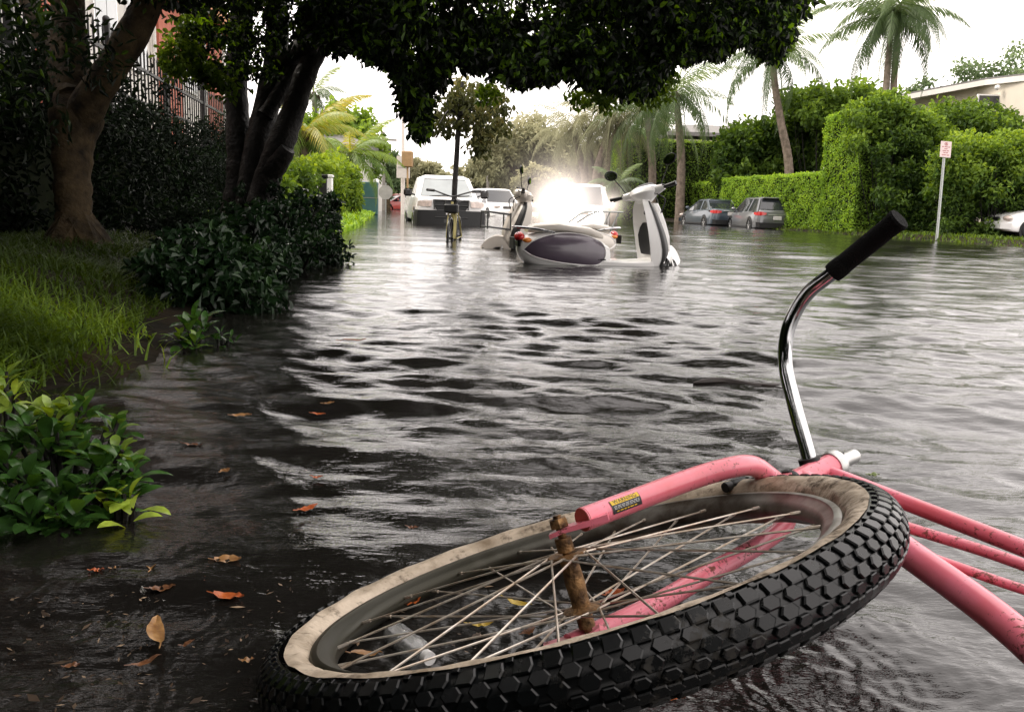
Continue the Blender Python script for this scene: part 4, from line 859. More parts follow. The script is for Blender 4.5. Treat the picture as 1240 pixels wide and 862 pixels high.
# ------------------------------------------------------------------ street trees on the left bank and their canopy
def gtop(x, y): return float(ground_z(np.array(x), np.array(y)))
def limb(b, pts, rad, n=6, k=14, seed=0, rough=.06):
    pp = smooth_path(pts, n); rr_ = lerp_path(rad, n); r = random.Random(seed)
    secs_r = [q * (1 + r.uniform(-rough, rough)) for q in rr_]; b.tube(pp, secs_r, k)
T1 = at(95, 312, 6.1); t1 = thing('street_tree', 'nearest tree with a thick mottled brown trunk on the grassy bank', 'tree', T1, group='trees on the left bank')
i1 = lambda v: v - T1
b = MB(); D = 6.1
limb(b, [at(93, 322, D), at(92, 300, D), at(90, 262, D), at(88, 225, D), at(88, 180, D), at(93, 140, D)], [.22, .145, .125, .125, .14, .19], 6, 18, 1)
limb(b, [at(92, 160, D), at(112, 118, D - .1), at(142, 72, D - .2), at(172, 20, D - .3), at(205, -60, D - .3), at(240, -170, D - .2)], [.13, .115, .105, .10, .09, .08], 6, 16, 2)
limb(b, [at(92, 160, D), at(88, 110, D + .1), at(84, 60, D + .2), at(80, -20, D + .3), at(60, -140, D + .3)], [.16, .135, .125, .11, .09], 6, 16, 3)
limb(b, [at(86, 120, D), at(60, 60, D + .4), at(20, -30, D + .8)], [.1, .08, .06], 6, 10, 4)
for dx, dy in ((-.34, -.05), (.25, -.16), (-.12, -.30), (.3, .1)): limb(b, [T1 + V(0, 0, .22), T1 + V(dx * .5, dy * .5, .05), T1 + V(dx, dy, -.06)], [.14, .10, .04], 4, 8, 5)
b.build('trunk', MT['bark'], t1, xf=i1)
T2 = at(286, 292, 8.6); t2 = thing('street_tree', 'forked dark tree whose canopy hangs over the flooded street', 'tree', T2, group='trees on the left bank')
i2 = lambda v: v - T2
b = MB(); D = 8.6
limb(b, [at(276, 310, D), at(280, 270, D), at(287, 230, D), at(290, 190, D), at(288, 145, D), at(286, 95, D), at(292, 30, D), at(300, -80, D)], [.17, .13, .12, .125, .12, .115, .11, .1], 5, 16, 11)
limb(b, [at(308, 305, D - .2), at(312, 265, D - .2), at(322, 222, D - .2), at(338, 180, D - .3), at(354, 138, D - .3), at(368, 96, D - .4), at(388, 48, D - .5), at(420, -20, D - .7), at(470, -110, D - 1)], [.17, .14, .13, .135, .115, .105, .10, .095, .085], 5, 16, 12)
limb(b, [at(296, 270, D - .1), at(306, 205, D - .1), at(318, 150, D - .1), at(330, 95, D - .1), at(336, 40, D), at(332, -60, D)], [.1, .13, .13, .12, .11, .1], 5, 14, 13)
limb(b, [at(322, 215, D - .2), at(340, 193, D - .35), at(349, 180, D - .4)], [.12, .10, .075], 4, 12, 14)
limb(b, [at(322, 140, D - .2), at(346, 100, D - .2), at(362, 62, D - .2), at(372, 20, D - .2)], [.08, .075, .08, .07], 4, 12, 15)
limb(b, [at(330, 80, D), at(480, 0, D - 1.6), at(640, -30, D - 2.2), at(800, -30, D - 2.4)], [.1, .085, .06, .03], 6, 10, 16)
limb(b, [at(388, 48, D - .5), at(520, 40, D - 1.0), at(660, 30, D - .8), at(820, 10, D - .4)], [.09, .06, .045, .02], 6, 10, 17)
b.build('trunk', MT['bark_dark'], t2, xf=i2)
# canopy of the forked tree: leaf clumps above a measured hanging edge
edge_pts = [(150, 40), (200, 75), (250, 80), (300, 60), (345, 40), (395, 62), (420, 60), (440, 72), (465, 84), (487, 98), (499, 148), (511, 172), (521, 108), (545, 82), (600, 88), (640, 112), (665, 96), (690, 92), (725, 112), (745, 108), (765, 122), (790, 104), (815, 80), (850, 70), (885, 62), (915, 54), (938, 78), (950, 54), (962, 22), (985, -6), (1010, -60), (1040, -160)]
ex, ey = zip(*edge_pts)
cs, rs = [], []
g2 = np.random.default_rng(21)
def near_lim(px, py, d, r): return at(px, py, d), r
for k in range(620):          # hanging fringe
    px = g2.uniform(365, 985); d = g2.uniform(5.6, 8.2); r = g2.uniform(.05, .135); rp = r * FPX / d
    py = np.interp(px, ex, ey) + 6 - rp * .9 - g2.exponential(24) + 9 * math.sin(px * .11) * math.sin(px * .037); cs.append(at(px, py, d)); rs.append(r)
for k in range(265):          # body of the canopy, in and above the frame
    px = g2.uniform(330, 1000) if k > 90 else g2.uniform(180, 400); d = g2.uniform(5.2, 8.2); r = g2.uniform(.24, .42); rp = r * FPX / d
    lim = np.interp(px, ex, ey) - rp * 1.2 - 26
    if k <= 90: lim = min(lim, 40)
    py = lim - g2.exponential(110) if k < 420 else lim - g2.uniform(0, 700)
    c = at(px, py, d)
    if c[2] < 6.5: cs.append(c); rs.append(r)
for k in range(60):          # leaves round the forks of the trunk
    cs.append(at(g2.uniform(225, 350), g2.uniform(-40, 95), g2.uniform(7.4, 8.6))); rs.append(g2.uniform(.1, .2))
for k in range(240):          # thin hanging tips
    px = g2.uniform(385, 960); d = g2.uniform(5.4, 8.2); r = g2.uniform(.045, .08); py = np.interp(px, ex, ey) - 10 + g2.uniform(-16, 4)
    for j in range(g2.integers(2, 6)): cs.append(at(px + g2.uniform(-4, 4), py - j * r * FPX / d * 1.2, d)); rs.append(r)
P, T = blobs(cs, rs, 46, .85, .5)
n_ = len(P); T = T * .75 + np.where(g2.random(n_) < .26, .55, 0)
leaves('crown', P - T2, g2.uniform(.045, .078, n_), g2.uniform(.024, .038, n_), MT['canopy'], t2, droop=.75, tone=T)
cs, rs = [], []               # the roof of the same canopy overhead
for k in range(190):
    al = g2.uniform(2.0, 7.6); la = g2.uniform(-2.6, .2 + .12 * al); z = 2.6 + g2.uniform(.4, 3.4)
    if z - HC < al * .50 and k % 3: continue
    cs.append(street(la, al, z)); rs.append(g2.uniform(.5, .8))
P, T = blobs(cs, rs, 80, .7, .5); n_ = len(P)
leaves('unseen_crown', P - T2, g2.uniform(.14, .2, n_), g2.uniform(.08, .12, n_), MT['canopy'], t2, droop=.4, tone=T * .7)
# canopy rim tufts in a lighter leaf colour that paints in the sunlight
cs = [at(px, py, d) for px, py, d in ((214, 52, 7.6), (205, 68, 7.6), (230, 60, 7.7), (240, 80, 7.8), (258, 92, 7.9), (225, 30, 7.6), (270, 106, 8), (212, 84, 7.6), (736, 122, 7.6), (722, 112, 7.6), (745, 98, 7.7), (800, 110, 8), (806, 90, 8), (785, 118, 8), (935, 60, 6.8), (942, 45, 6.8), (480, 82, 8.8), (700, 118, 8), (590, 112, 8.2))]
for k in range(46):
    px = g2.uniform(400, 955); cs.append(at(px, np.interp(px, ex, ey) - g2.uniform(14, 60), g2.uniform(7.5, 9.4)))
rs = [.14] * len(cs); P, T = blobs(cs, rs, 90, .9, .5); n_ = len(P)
leaves('light_painted_tufts', P - T2, g2.uniform(.055, .085, n_), g2.uniform(.03, .045, n_), MT['bush'], t2, droop=.6, tone=T + .12)
# crown of the nearest tree
cs, rs = [], []
for k in range(190):
    px = g2.uniform(-420, 185); d = g2.uniform(3.4, 6.4); py = g2.uniform(-600, -30) if px > -20 else g2.uniform(-600, 60); cs.append(at(px, py, d)); rs.append(g2.uniform(.2, .4))
for px, py, d in ((20, 20, 3.6), (45, 55, 4.2), (25, 70, 4.4), (10, 110, 4.2), (60, 25, 4.4), (115, 40, 5.2), (140, 88, 5.6), (105, 75, 5.6), (45, 150, 4.8), (30, 95, 4.4), (8, 50, 3.8)): cs.append(at(px, py, d)); rs.append(.2)
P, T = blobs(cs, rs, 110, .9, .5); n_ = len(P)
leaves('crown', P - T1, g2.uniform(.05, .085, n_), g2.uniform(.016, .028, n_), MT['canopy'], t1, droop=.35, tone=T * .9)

cs, rs = [], []               # added unseen leaf masses over the bank, darkening the corner of the flood
for k in range(300):
    al = g2.uniform(-5.5, 3.6); la = g2.uniform(-7.5, -.25); z = g2.uniform(1.9, 5.5)
    if al > 1.5 and z < 2.6 + .25 * al: continue
    if math.hypot(la + .4, al) < 1.3 and z < 2.6: continue
    cs.append(street(la, al, z)); rs.append(g2.uniform(.5, .8))
for k in range(190):  # added denser leaves out of view, keeping sun glitter off the near water
    al = g2.uniform(.8, 6.5); la = g2.uniform(-6.0, -1.3); z = g2.uniform(2.3 + .28 * al, 3.4 + .30 * al); cs.append(street(la, al, z)); rs.append(g2.uniform(.5, .75))
for k in range(420):  # added leaf mass behind the camera, blocking low sky light
    x_ = g2.uniform(-5, 5); cs.append(V(x_, g2.uniform(-7.5, -3.2), g2.uniform(.9, 5.2))); rs.append(g2.uniform(.55, .85))
P, T = blobs(cs, rs, 80, .8, .5); n_ = len(P); leaves('unseen_crown', P - T1, g2.uniform(.14, .2, n_), g2.uniform(.07, .11, n_), MT['canopy'], t1, droop=.4, tone=T * .7)

# young tree with thin trunk in the water
Y0 = at(549, 290, 13.9); yt = thing('young_tree', 'young thin-trunked tree with a drooping brownish crown standing in the water', 'tree', (Y0[0], Y0[1], -.3)); oy = np.array(yt.location)
b = MB(); limb(b, [V(*(Y0 - [0, 0, .35])), at(550, 240, 13.9), at(553, 190, 13.9), at(556, 140, 13.9), at(560, 100, 13.9)], [.052, .047, .044, .038, .025], 5, 10, 31, .03)
for px, py in ((532, 150), (590, 150), (545, 118), (605, 130), (578, 165)): limb(b, [at(556, 140, 13.9), at((556 + px) / 2, (130 + py) / 2 - 6, 13.8), at(px, py, 13.7 + random.uniform(-.3, .3))], [.028, .02, .008], 4, 6, 32)
b.build('trunk', MT['bark_dark'], yt, xf=lambda v: v - oy)
cs = [at(px, py, 13.9 + g2.uniform(-.45, .45)) for px, py in ((535, 148), (540, 130), (550, 115), (562, 105), (575, 112), (590, 120), (600, 135), (608, 150), (598, 152), (575, 138), (560, 130), (580, 160), (584, 172), (577, 180), (566, 152), (548, 150), (528, 150), (610, 128), (596, 108), (570, 120), (586, 140), (556, 118))]
P, T = blobs(cs, [.22] * len(cs), 62, 1.0, .6); n_ = len(P); leaves('crown', P - oy, g2.uniform(.09, .15, n_), g2.uniform(.045, .07, n_), MT['brown_leaf'], yt, droop=.9, tone=T + .1)

# ------------------------------------------------------------------ dark hedge and iron fence behind the trees
hd = thing('shaded_hedge', 'tall dark hedge in shade between the trees and the iron fence', 'hedge', street(-3.0, 9))
oh = np.array(hd.location)
cs, rs = [], []
for k in range(640):
    al = g2.uniform(-9, 21); la = -2.75 - g2.uniform(0, .5); z = .15 + g2.uniform(0, 1) * (1.45 + .25 * math.sin(al * 1.7) + .15 * math.sin(al * 3.9)); cs.append(street(la, al, z)); rs.append(g2.uniform(.22, .4))
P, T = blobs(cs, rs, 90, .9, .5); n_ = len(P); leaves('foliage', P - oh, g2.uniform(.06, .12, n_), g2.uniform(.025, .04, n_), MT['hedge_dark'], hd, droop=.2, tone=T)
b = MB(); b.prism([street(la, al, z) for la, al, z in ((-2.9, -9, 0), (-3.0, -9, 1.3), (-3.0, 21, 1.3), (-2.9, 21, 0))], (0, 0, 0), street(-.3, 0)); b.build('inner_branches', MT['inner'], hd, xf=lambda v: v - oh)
fe = thing('iron_fence', 'black iron picket fence with pointed tops in front of the brick house', 'fence', street(-3.45, 12)); of = np.array(fe.location); FH = 2.62
b = MB(); al = -10.0; c9, s9 = math.cos(YAW), math.sin(YAW); R9 = [[c9, -s9, 0], [s9, c9, 0], [0, 0, 1]]
while al < 21:
    p = street(-3.45, al); b.box(p + V(0, 0, FH / 2), (.022, .022, FH - .1), R9); q = p + V(0, 0, FH - .05); b.tube([q, q + V(0, 0, .11)], [.02, .001], 4); al += .19
b.build('pickets', MT['iron'], fe, xf=lambda v: v - of)
b = MB()
for z in (.35, FH - .28, FH - .75): b.box(street(-3.45, 5.5, z), (.04, 31.2, .045), R9)
b.build('rails', MT['iron'], fe, xf=lambda v: v - of)
for al in (-9.0, -6.0, -3.0, 0, 3.0, 6, 9, 12, 15, 18, 21): b = MB(); b.box(street(-3.45, al, FH / 2 + .02), (.08, .08, FH + .1), R9, .008); b.ball(street(-3.45, al, FH + .10), .05, None, 8, 6); b.build('post', MT['iron'], fe, xf=lambda v: v - of)

# brick house
hs = thing('brick_house', 'pale two-storey house with red brick piers behind the iron fence', 'house', street(-6.2, 20)); os_ = np.array(hs.location)
def hbox(b, la0, la1, al0, al1, z0, z1): b.box(street((la0 + la1) / 2, (al0 + al1) / 2, (z0 + z1) / 2), (abs(la1 - la0), al1 - al0, z1 - z0), R9)
b = MB(); hbox(b, -13, -5.6, 8, 33.5, 0, 6.0); b.build('wall', MT['stucco'], hs, xf=lambda v: v - os_)
for a0, a1 in ((9.5, 11.3), (15.6, 17.4), (23.2, 25.7), (29.4, 31.9)): b = MB(); hbox(b, -5.6, -5.45, a0, a1, 0, 5.97); b.build('brick_pier', MT['brick'], hs, xf=lambda v: v - os_)
b = MB(); hbox(b, -13.4, -4.9, 7.6, 33.9, 6.0, 6.28); b.build('roof', MT['brick'], hs, xf=lambda v: v - os_)
b = MB(); hbox(b, -5.0, -4.88, 7.6, 33.9, 5.86, 6.3); b.build('fascia', MT['orange_wall'], hs, xf=lambda v: v - os_)
for a0, a1, z0, z1 in ((12.6, 14.4, 3.6, 5.2), (18.6, 20.0, 3.6, 5.2), (20.9, 22.3, 3.4, 5.2), (26.6, 28.2, 3.6, 5.2), (12.6, 14.4, .9, 2.4), (18.8, 20.6, .9, 2.4)):
    b = MB(); hbox(b, -5.6, -5.54, a0 - .08, a1 + .08, z0 - .08, z1 + .08); wo = b.build('window', MT['white'], hs, xf=lambda v: v - os_)
    b = MB(); hbox(b, -5.55, -5.53, a0, (a0 + a1) / 2 - .03, z0, z1); hbox(b, -5.55, -5.53, (a0 + a1) / 2 + .03, a1, z0, z1); b.build('pane', MT['windscreen'], wo, xf=lambda v: v - os_)
for al in (22.9, 26.0, 29.1, 32.2): b = MB(); b.tube([street(-5.5, al, 0), street(-5.5, al, 5.9)], .06, 8); b.build('downpipe', MT['stucco'], hs, xf=lambda v: v - os_)

# ------------------------------------------------------------------ shrubs along the water's edge
def shrub(name, label, cat, cs, rs, per, L, W, m, group=None, droop=.15, tone=0.0, stem=True, face_up=.6, spread=.9):
    o = np.mean(cs, axis=0); o[2] = 0; t = thing(name, label, cat, o, group=group)
    P, T = blobs(cs, rs, per, spread, .45); n = len(P); leaves('foliage', P - o, g2.uniform(L * .7, L * 1.2, n), g2.uniform(W * .8, W * 1.2, n), m, t, droop=droop, tone=T + tone, face_up=face_up)
    if stem:
        b = MB()
        for c in cs[::2]: b.tube([o * [1, 1, 0] + (c - o) * [.3, .3, 0] + V(0, 0, -.15), c * V(1, 1, .6) + (o - c) * [.2, .2, 0], c], [.018, .012, .005], 5)
        b.build('stems', MT['bark_dark'], t, xf=lambda v: v - o)
    return t
SG = 'low glossy shrubs along the water edge'
for lab, a0, a1, hz, lw, le in (('glossy dark shrub hanging over the water nearest the middle rosette plant', 4.3, 5.4, .26, -1.08, -.76),
                        ('glossy dark shrub on the bank below the forked tree trunk', 5.3, 6.7, .33, -1.2, -.70),
                        ('glossy dark shrub at the outer bend of the bank, beside open water', 6.5, 8.4, .38, -1.25, -.50),
                        ('farthest glossy dark shrub before the bright lawn strip', 8.2, 11.0, .42, -1.6, -.62)):
    k = int(30 * (a1 - a0) / 1.3); cs = [street(g2.uniform(lw, le) + g2.normal(0, .07), g2.uniform(a0, a1), g2.uniform(.04, hz) * g2.uniform(.7, 1.25)) for _ in range(k)]; rq = [g2.uniform(.10, .19) for _ in range(k)]
    for _ in range(k // 2): cs.append(street(g2.uniform(lw, le + .14), g2.uniform(a0, a1), hz * g2.uniform(.2, 1.55))); rq.append(g2.uniform(.05, .09))
    shrub('glossy_shrub', lab, 'shrub', cs, rq, 130, .062, .034, MT['clusia'], SG)
cs = [street(g2.uniform(-2.4, -1.3), g2.uniform(7.6, 12.0), g2.uniform(.05, .36)) for _ in range(70)]
shrub('undergrowth_shrub', 'broad dark shrub filling the shade between the two trunks', 'shrub', cs, [g2.uniform(.15, .26) for _ in range(70)], 130, .06, .03, MT['hedge_dark'])

# broad-leaved plants in front
def broad_leaf_plant(name, label, rosettes, L, W, group=None, seed=3, nl=(7, 10)):
    """rosettes: (tip position, size, tone). Each leaf is a curved, folded blade of 4 x 3 points"""
    r = np.random.default_rng(seed); o = np.mean([q[0] for q in rosettes], axis=0); o[2] = -.05; t = thing(name, label, 'plant', o, group=group)
    vs, fs, tn = [], [], []; sb = MB(); nv = 0
    for c, sz, tone in rosettes:
        c = np.asarray(c, float); n = r.integers(*nl); a0 = r.uniform(0, 6.28); tilt = unit(V(r.normal(0, .35), r.normal(-.1, .35), 1))
        root = V(o[0] + (c[0] - o[0]) * .45, o[1] + (c[1] - o[1]) * .45, -.06); sb.tube(smooth_path([root, (root + c) / 2 + V(0, 0, .03), c], 4), [.006] * 5 + [.004] * 4, 6)
        for i in range(n):
            a = a0 + i * 2.4; el = math.radians(72 - 62 * (1 - i / n) + r.normal(0, 8)); l = L * sz * (.55 + .45 * (1 - i / n)) * r.uniform(.85, 1.15); w_ = W * sz * (.6 + .4 * (1 - i / n)) * r.uniform(.85, 1.1)
            d = V(math.cos(a) * math.cos(el), math.sin(a) * math.cos(el), math.sin(el)); ax = np.cross([0, 0, 1], tilt); d = d + np.cross(ax, d) * .9; d = unit(d)
            sd_ = unit(np.cross(d, V(0, 0, 1) + runit(1, r)[0] * .15)); up = np.cross(sd_, d); base = c - tilt * .02 * (1 - i / n) * 2 + d * .006
            for u, wv, bend in ((0, .10, 0), (.22, .62, .01), (.45, .95, .0), (.68, 1.0, -.05), (.88, .62, -.13), (1.0, .06, -.20)):
                m_ = base + d * l * u + up * l * bend * 1.3
                for s_, fo in ((-1, .22), (0, 0), (1, .22)): vs.append(m_ + sd_ * s_ * wv * w_ / 2 + up * abs(s_) * fo * wv * w_ / 2)
            for u in range(5):
                for s_ in range(2): k = nv + u * 3 + s_; fs.append((k, k + 1, k + 4, k + 3))
            nv += 18; tv = np.clip(tone + (.16 * i / n if n else 0) + r.normal(0, .07), 0, 1); tn += [tv] * 10
    lf = tri_mesh('leaves', np.array(vs) - o, np.array(fs), MT['plant'], t, np.array(tn), True)
    sb.build('stems', MT['bark_dark'], t, xf=lambda v: v - o); return t
ros = []
for px, py, d, sz, tn in ((45, 505, 1.75, 1.0, .55), (75, 500, 1.72, 1.0, .52), (98, 492, 1.75, .9, .35), (20, 530, 1.66, 1.0, .28), (60, 545, 1.62, 1.1, .30), (95, 548, 1.62, 1.0, .30), (128, 520, 1.70, .9, .40), (140, 545, 1.62, .95, .45), (158, 560, 1.58, .85, .42), (150, 588, 1.54, .8, .35), (30, 575, 1.54, 1.1, .22), (70, 590, 1.5, 1.1, .22), (110, 585, 1.52, 1.0, .26), (15, 610, 1.46, 1.0, .2), (50, 620, 1.44, 1.0, .2), (95, 618, 1.45, .9, .22), (130, 605, 1.5, .9, .4), (-25, 540, 1.6, 1.1, .25), (-30, 600, 1.5, 1.1, .22), (5, 560, 1.58, 1.0, .3), (115, 560, 1.58, 1.0, .32), (82, 525, 1.66, 1.0, .4)): ros.append((at(px, py, d), sz, tn))
broad_leaf_plant('leafy_plant', 'large leafy plant at the left edge with broad dark green leaves', ros + [(q[0] + runit(1, g2)[0] * .035, q[1] * .85, q[2] * g2.uniform(.7, 1.25)) for q in ros[:16]], .068, .036, 'broad-leaved plants on the bank', 3)
broad_leaf_plant('leafy_plant', 'small sprig of yellow-lime leaves dipping into the water', [(at(150, 598, 1.5), .85, .85), (at(138, 603, 1.5), .7, .9), (at(163, 612, 1.48), .8, .92)], .068, .036, 'broad-leaved plants on the bank', 8, (4, 6))
broad_leaf_plant('leafy_plant', 'rosette plant standing alone in the water below the dark shrub', [(at(233, 388, 3.3), 1.3, .34), (at(228, 400, 3.25), 1.1, .30), (at(247, 396, 3.3), 1.1, .28), (at(218, 408, 3.2), .8, .5), (at(238, 412, 3.2), .8, .5)], .095, .04, 'broad-leaved plants on the bank', 9)
broad_leaf_plant('leafy_plant', 'tiny sprig in the water left of the rosette plant', [(at(172, 404, 3.3), .7, .55), (at(182, 408, 3.3), .7, .6), (at(164, 398, 3.35), .6, .5)], .08, .034, 'broad-leaved plants on the bank', 10, (4, 7))
broad_leaf_plant('leafy_plant', 'small dark sprig at the right of the rosette plant', [(at(268, 402, 3.35), .8, .25), (at(278, 408, 3.35), .7, .22), (at(262, 410, 3.3), .7, .25)], .08, .03, 'broad-leaved plants on the bank', 12, (5, 7))
broad_leaf_plant('leafy_plant', 'clump of yellow-green leaves on the grass edge at the far left', [(at(5, 470, 2.1), .9, .6), (at(18, 478, 2.05), .8, .75), (at(-10, 455, 2.2), .9, .55), (at(8, 450, 2.2), .8, .5)], .085, .03, 'broad-leaved plants on the bank', 13, (5, 8))

# ------------------------------------------------------------------ left side of the street farther on
def tree(name, label, loc, trunk_h, crown_c, crown_r, nb, per, L, m, bark='bark', cat='tree', group=None, tr=.15, tone=0.0, rb=None):
    loc = np.asarray(loc, float); t = thing(name, label, cat, loc, group=group); r = np.random.default_rng(abs(hash(label)) % 1000 if False else len(label) * 7)
    cc = np.asarray(crown_c, float) - loc; cr = np.array(crown_r, float); b = MB()
    b.tube([V(0, 0, -.3), V(0, 0, trunk_h * .4), V(cc[0] * .4, cc[1] * .4, trunk_h), cc * .9], [tr * 1.3, tr, tr * .8, tr * .3], 9)
    cs, rs = [], []
    for k in range(nb):
        d = runit(1, r)[0]; q = r.random() ** .45; cs.append(cc + d * q * cr); rs.append((rb or cr.min() * .34) * r.uniform(.6, 1.3))
        if k % 6 == 0: b.tube([V(cc[0] * .4, cc[1] * .4, trunk_h * .9), cc * .5 + cs[-1] * .5, cs[-1]], [tr * .4, tr * .25, tr * .08], 5)
    b.build('trunk', MT[bark], t); P, T = blobs(cs, rs, per, .8, .5); hgt = (P[:, 2] - cc[2]) / cr[2]
    n = len(P); leaves('crown', P, r.uniform(L * .7, L * 1.3, n), r.uniform(L * .35, L * .6, n), m, t, droop=.3, tone=T + .14 * hgt + tone, face_up=.5); return t
def px_tree(name, label, px, py_base, d, py_top, wpx, m, nb=40, per=90, L=.2, **kw):
    """a tree whose foot, top and width were measured in the photograph"""
    base = at(px, py_base, d); top = at(px, py_top, d); H_ = top[2] - base[2]; cr = V(wpx / 2 * d / FPX, wpx / 2 * d / FPX * .8, H_ * kw.pop('cf', .36)); cc = V(top[0], top[1], top[2] - cr[2])
    base[2] = min(base[2], .1) if kw.pop('ground', True) else base[2]
    return tree(name, label, base, max(.3, cc[2] - base[2] - cr[2] * .6), cc, cr, nb, per, L, m, **kw)
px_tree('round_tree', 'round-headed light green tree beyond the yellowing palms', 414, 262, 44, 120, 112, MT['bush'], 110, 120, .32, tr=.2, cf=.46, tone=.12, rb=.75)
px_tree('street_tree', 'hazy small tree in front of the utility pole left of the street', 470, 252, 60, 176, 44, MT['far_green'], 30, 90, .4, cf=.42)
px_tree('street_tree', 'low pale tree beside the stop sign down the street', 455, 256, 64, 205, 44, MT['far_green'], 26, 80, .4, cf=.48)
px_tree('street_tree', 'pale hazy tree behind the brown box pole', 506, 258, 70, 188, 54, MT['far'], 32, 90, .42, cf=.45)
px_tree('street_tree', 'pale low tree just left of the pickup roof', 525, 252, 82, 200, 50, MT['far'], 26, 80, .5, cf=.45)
cs = [at(px, py, 20 + g2.uniform(-1.2, 1.2)) for px, py in [(g2.uniform(330, 408), g2.uniform(200, 226)) for _ in range(40)]]
shrub('garden_bush', 'yellow-green bush hanging over the white and dark gate posts', 'shrub', cs, [g2.uniform(.25, .42) for _ in cs], 120, .17, .085, MT['lime'], 'bushes beside the lawn strip')
cs = [at(px, py, 26 + g2.uniform(-1, 1)) for px, py in [(g2.uniform(402, 434), g2.uniform(208, 252)) for _ in range(34)]]
shrub('garden_bush', 'rounded yellow-green bush at the end of the lawn by the teal box', 'shrub', cs, [g2.uniform(.22, .38) for _ in cs], 110, .15, .08, MT['lime'], 'bushes beside the lawn strip')
cs = [at(px, py, 15.5 + g2.uniform(-1, 1)) for px, py in [(g2.uniform(318, 372), g2.uniform(205, 262)) for _ in range(34)]]
shrub('garden_bush', 'mid-green bush right behind the forked trunk', 'shrub', cs, [g2.uniform(.2, .32) for _ in cs], 110, .13, .06, MT['bush'], 'bushes beside the lawn strip')
cs = [at(px, 256 + g2.uniform(-3, 4), 20) for px in np.linspace(390, 412, 8)]
shrub('garden_bush', 'small bright plants at the back of the lawn strip', 'shrub', cs, [.16] * 8, 60, .14, .06, MT['lime'], 'bushes beside the lawn strip', tone=.2)
# gate posts
for lab, px, wd, m in (('left white gate post half covered by the yellow-green bush', 385.5, .16, 'white'), ('right white gate post by the rounded bush', 399, .14, 'white'), ('broad dark gate panel between the white posts', 391.5, .20, 'iron'), ('dark gate post left of the white posts', 376, .14, 'iron'), ('far dark gate post left of the bush stems', 350, .16, 'iron')):
    p = at(px, 256, 19.0); b = MB(); b.box((0, 0, .40), (wd, wd, 1.2), None, .015); b.box((0, 0, 1.03), (wd * 1.25, wd * 1.25, .06), None, .01); o = b.build('gate_post', MT[m]); o.location = (p[0], p[1], .05); tag(o, lab, 'post', 'gate posts behind the lawn strip')
# small white house
p = at(437, 256, 42); wh = thing('garden_house', 'white house corner with a terracotta wall behind the teal box', 'house', (p[0], p[1], 0))
b = MB(); b.box((-2.2, 3, 1.5), (4.6, 6, 3.0)); b.build('wall', MT['stucco'], wh)
b = MB(); b.box((-2.6, -1.0, .75), (4.3, .3, 1.5)); b.build('garden_wall', MT['orange_wall'], wh)
b = MB(); b.box((-2.2, 3, 3.1), (5.4, 6.8, .22)); b.prism([(-4.9, -.4, 3.2), (.5, -.4, 3.2), (-2.2, 3, 4.3)], (0, 0, 0), (0, 5.5, 0)); b.build('roof', MT['roof'], wh)
b = MB(); b.box((-.8, -.02, 1.5), (.9, .06, 1.2)); wo = b.build('window', MT['white'], wh); b = MB(); b.box((-.8, -.06, 1.5), (.76, .03, 1.06)); b.build('pane', MT['glass'], wo)
# utility boxes, lamp, signs, poles
p = at(447, 259, 36); ub = thing('utility_box', 'teal two-tier utility box at the water edge', 'utility box', (p[0], p[1], 0), math.radians(6))
b = MB(); b.box((0, 0, .34), (.74, .6, .68), None, .02); b.build('base', MT['teal'], ub); b = MB(); b.box((0, 0, 1.02), (.72, .58, .64), None, .02); b.build('cabinet', MT['teal'], ub); b = MB(); b.box((0, 0, .69), (.76, .62, .03)); b.build('seam', MT['galv'], ub)
p = at(455, 257, 37); lp = thing('globe_lamp', 'short garden lamp with a white globe beside the teal box', 'lamp', (p[0], p[1], 0))
b = MB(); b.tube([V(0, 0, -.2), V(0, 0, 1.25)], .05, 10); b.build('post', MT['dark_tube'], lp); b = MB(); b.ball((0, 0, 1.36), .15); b.build('globe', MT['white'], lp)
p = at(467, 256, 44); ss = thing('stop_sign', 'octagonal sign seen from the back near the teal box', 'road sign', (p[0], p[1], 0))
b = MB(); b.tube([V(0, 0, -.2), V(0, 0, 1.5)], .035, 8); b.build('post', MT['galv'], ss); b = MB(); b.prism([V(.38 * math.cos(a), 0, 1.02 + .38 * math.sin(a)) for a in np.radians(np.arange(8) * 45 + 22.5)], (0, -.05, 0), (0, -.07, 0)); b.build('sign_plate', MT['sign_back'], ss)
def pole(name, label, px, py0, py1, d, r, m, cat='pole', group='poles down the street', extra=None):
    a, c = at(px, py0, d), at(px, py1, d); t = thing(name, label, cat, (a[0], a[1], 0), group=group); b = MB(); b.tube([V(0, 0, -.3), V(c[0] - a[0], c[1] - a[1], c[2])], [r, r * .7], 10); b.build('shaft', MT[m], t)
    if extra: extra(t, c - V(a[0], a[1], 0))
    return t
def sign_pair(t, top):
    b = MB(); b.box((0, -.1, 2.15), (.62, .03, 1.0), None, .008); b.build('sign_plate', MT['pole_white'], t); b = MB(); b.box((.0, -.13, 2.15), (.5, .02, .05)); b.build('sign_bar', MT['sign_back'], t)
pole('utility_pole', 'very tall thin pale pole carrying a sign left of the pickup', 488, 262, 112, 40, .11, 'pole_white', extra=sign_pair)
def boxtop(t, top): b = MB(); b.box(top, (.42, .42, .62), None, .03); b.build('signal_box', MT['brown_box'], t)
pole('signal_pole', 'thin pole topped by a brown box left of the pickup', 493.5, 272, 193, 34, .05, 'brown_box', extra=boxtop)
def crossarm(t, top): b = MB(); b.box(top + V(0, 0, -.5), (1.8, .12, .12)); b.build('crossarm', MT['pole_grey'], t)
pole('utility_pole', 'weathered utility pole rising over the hazy small tree', 464, 258, 160, 56, .16, 'pole_grey', extra=crossarm)
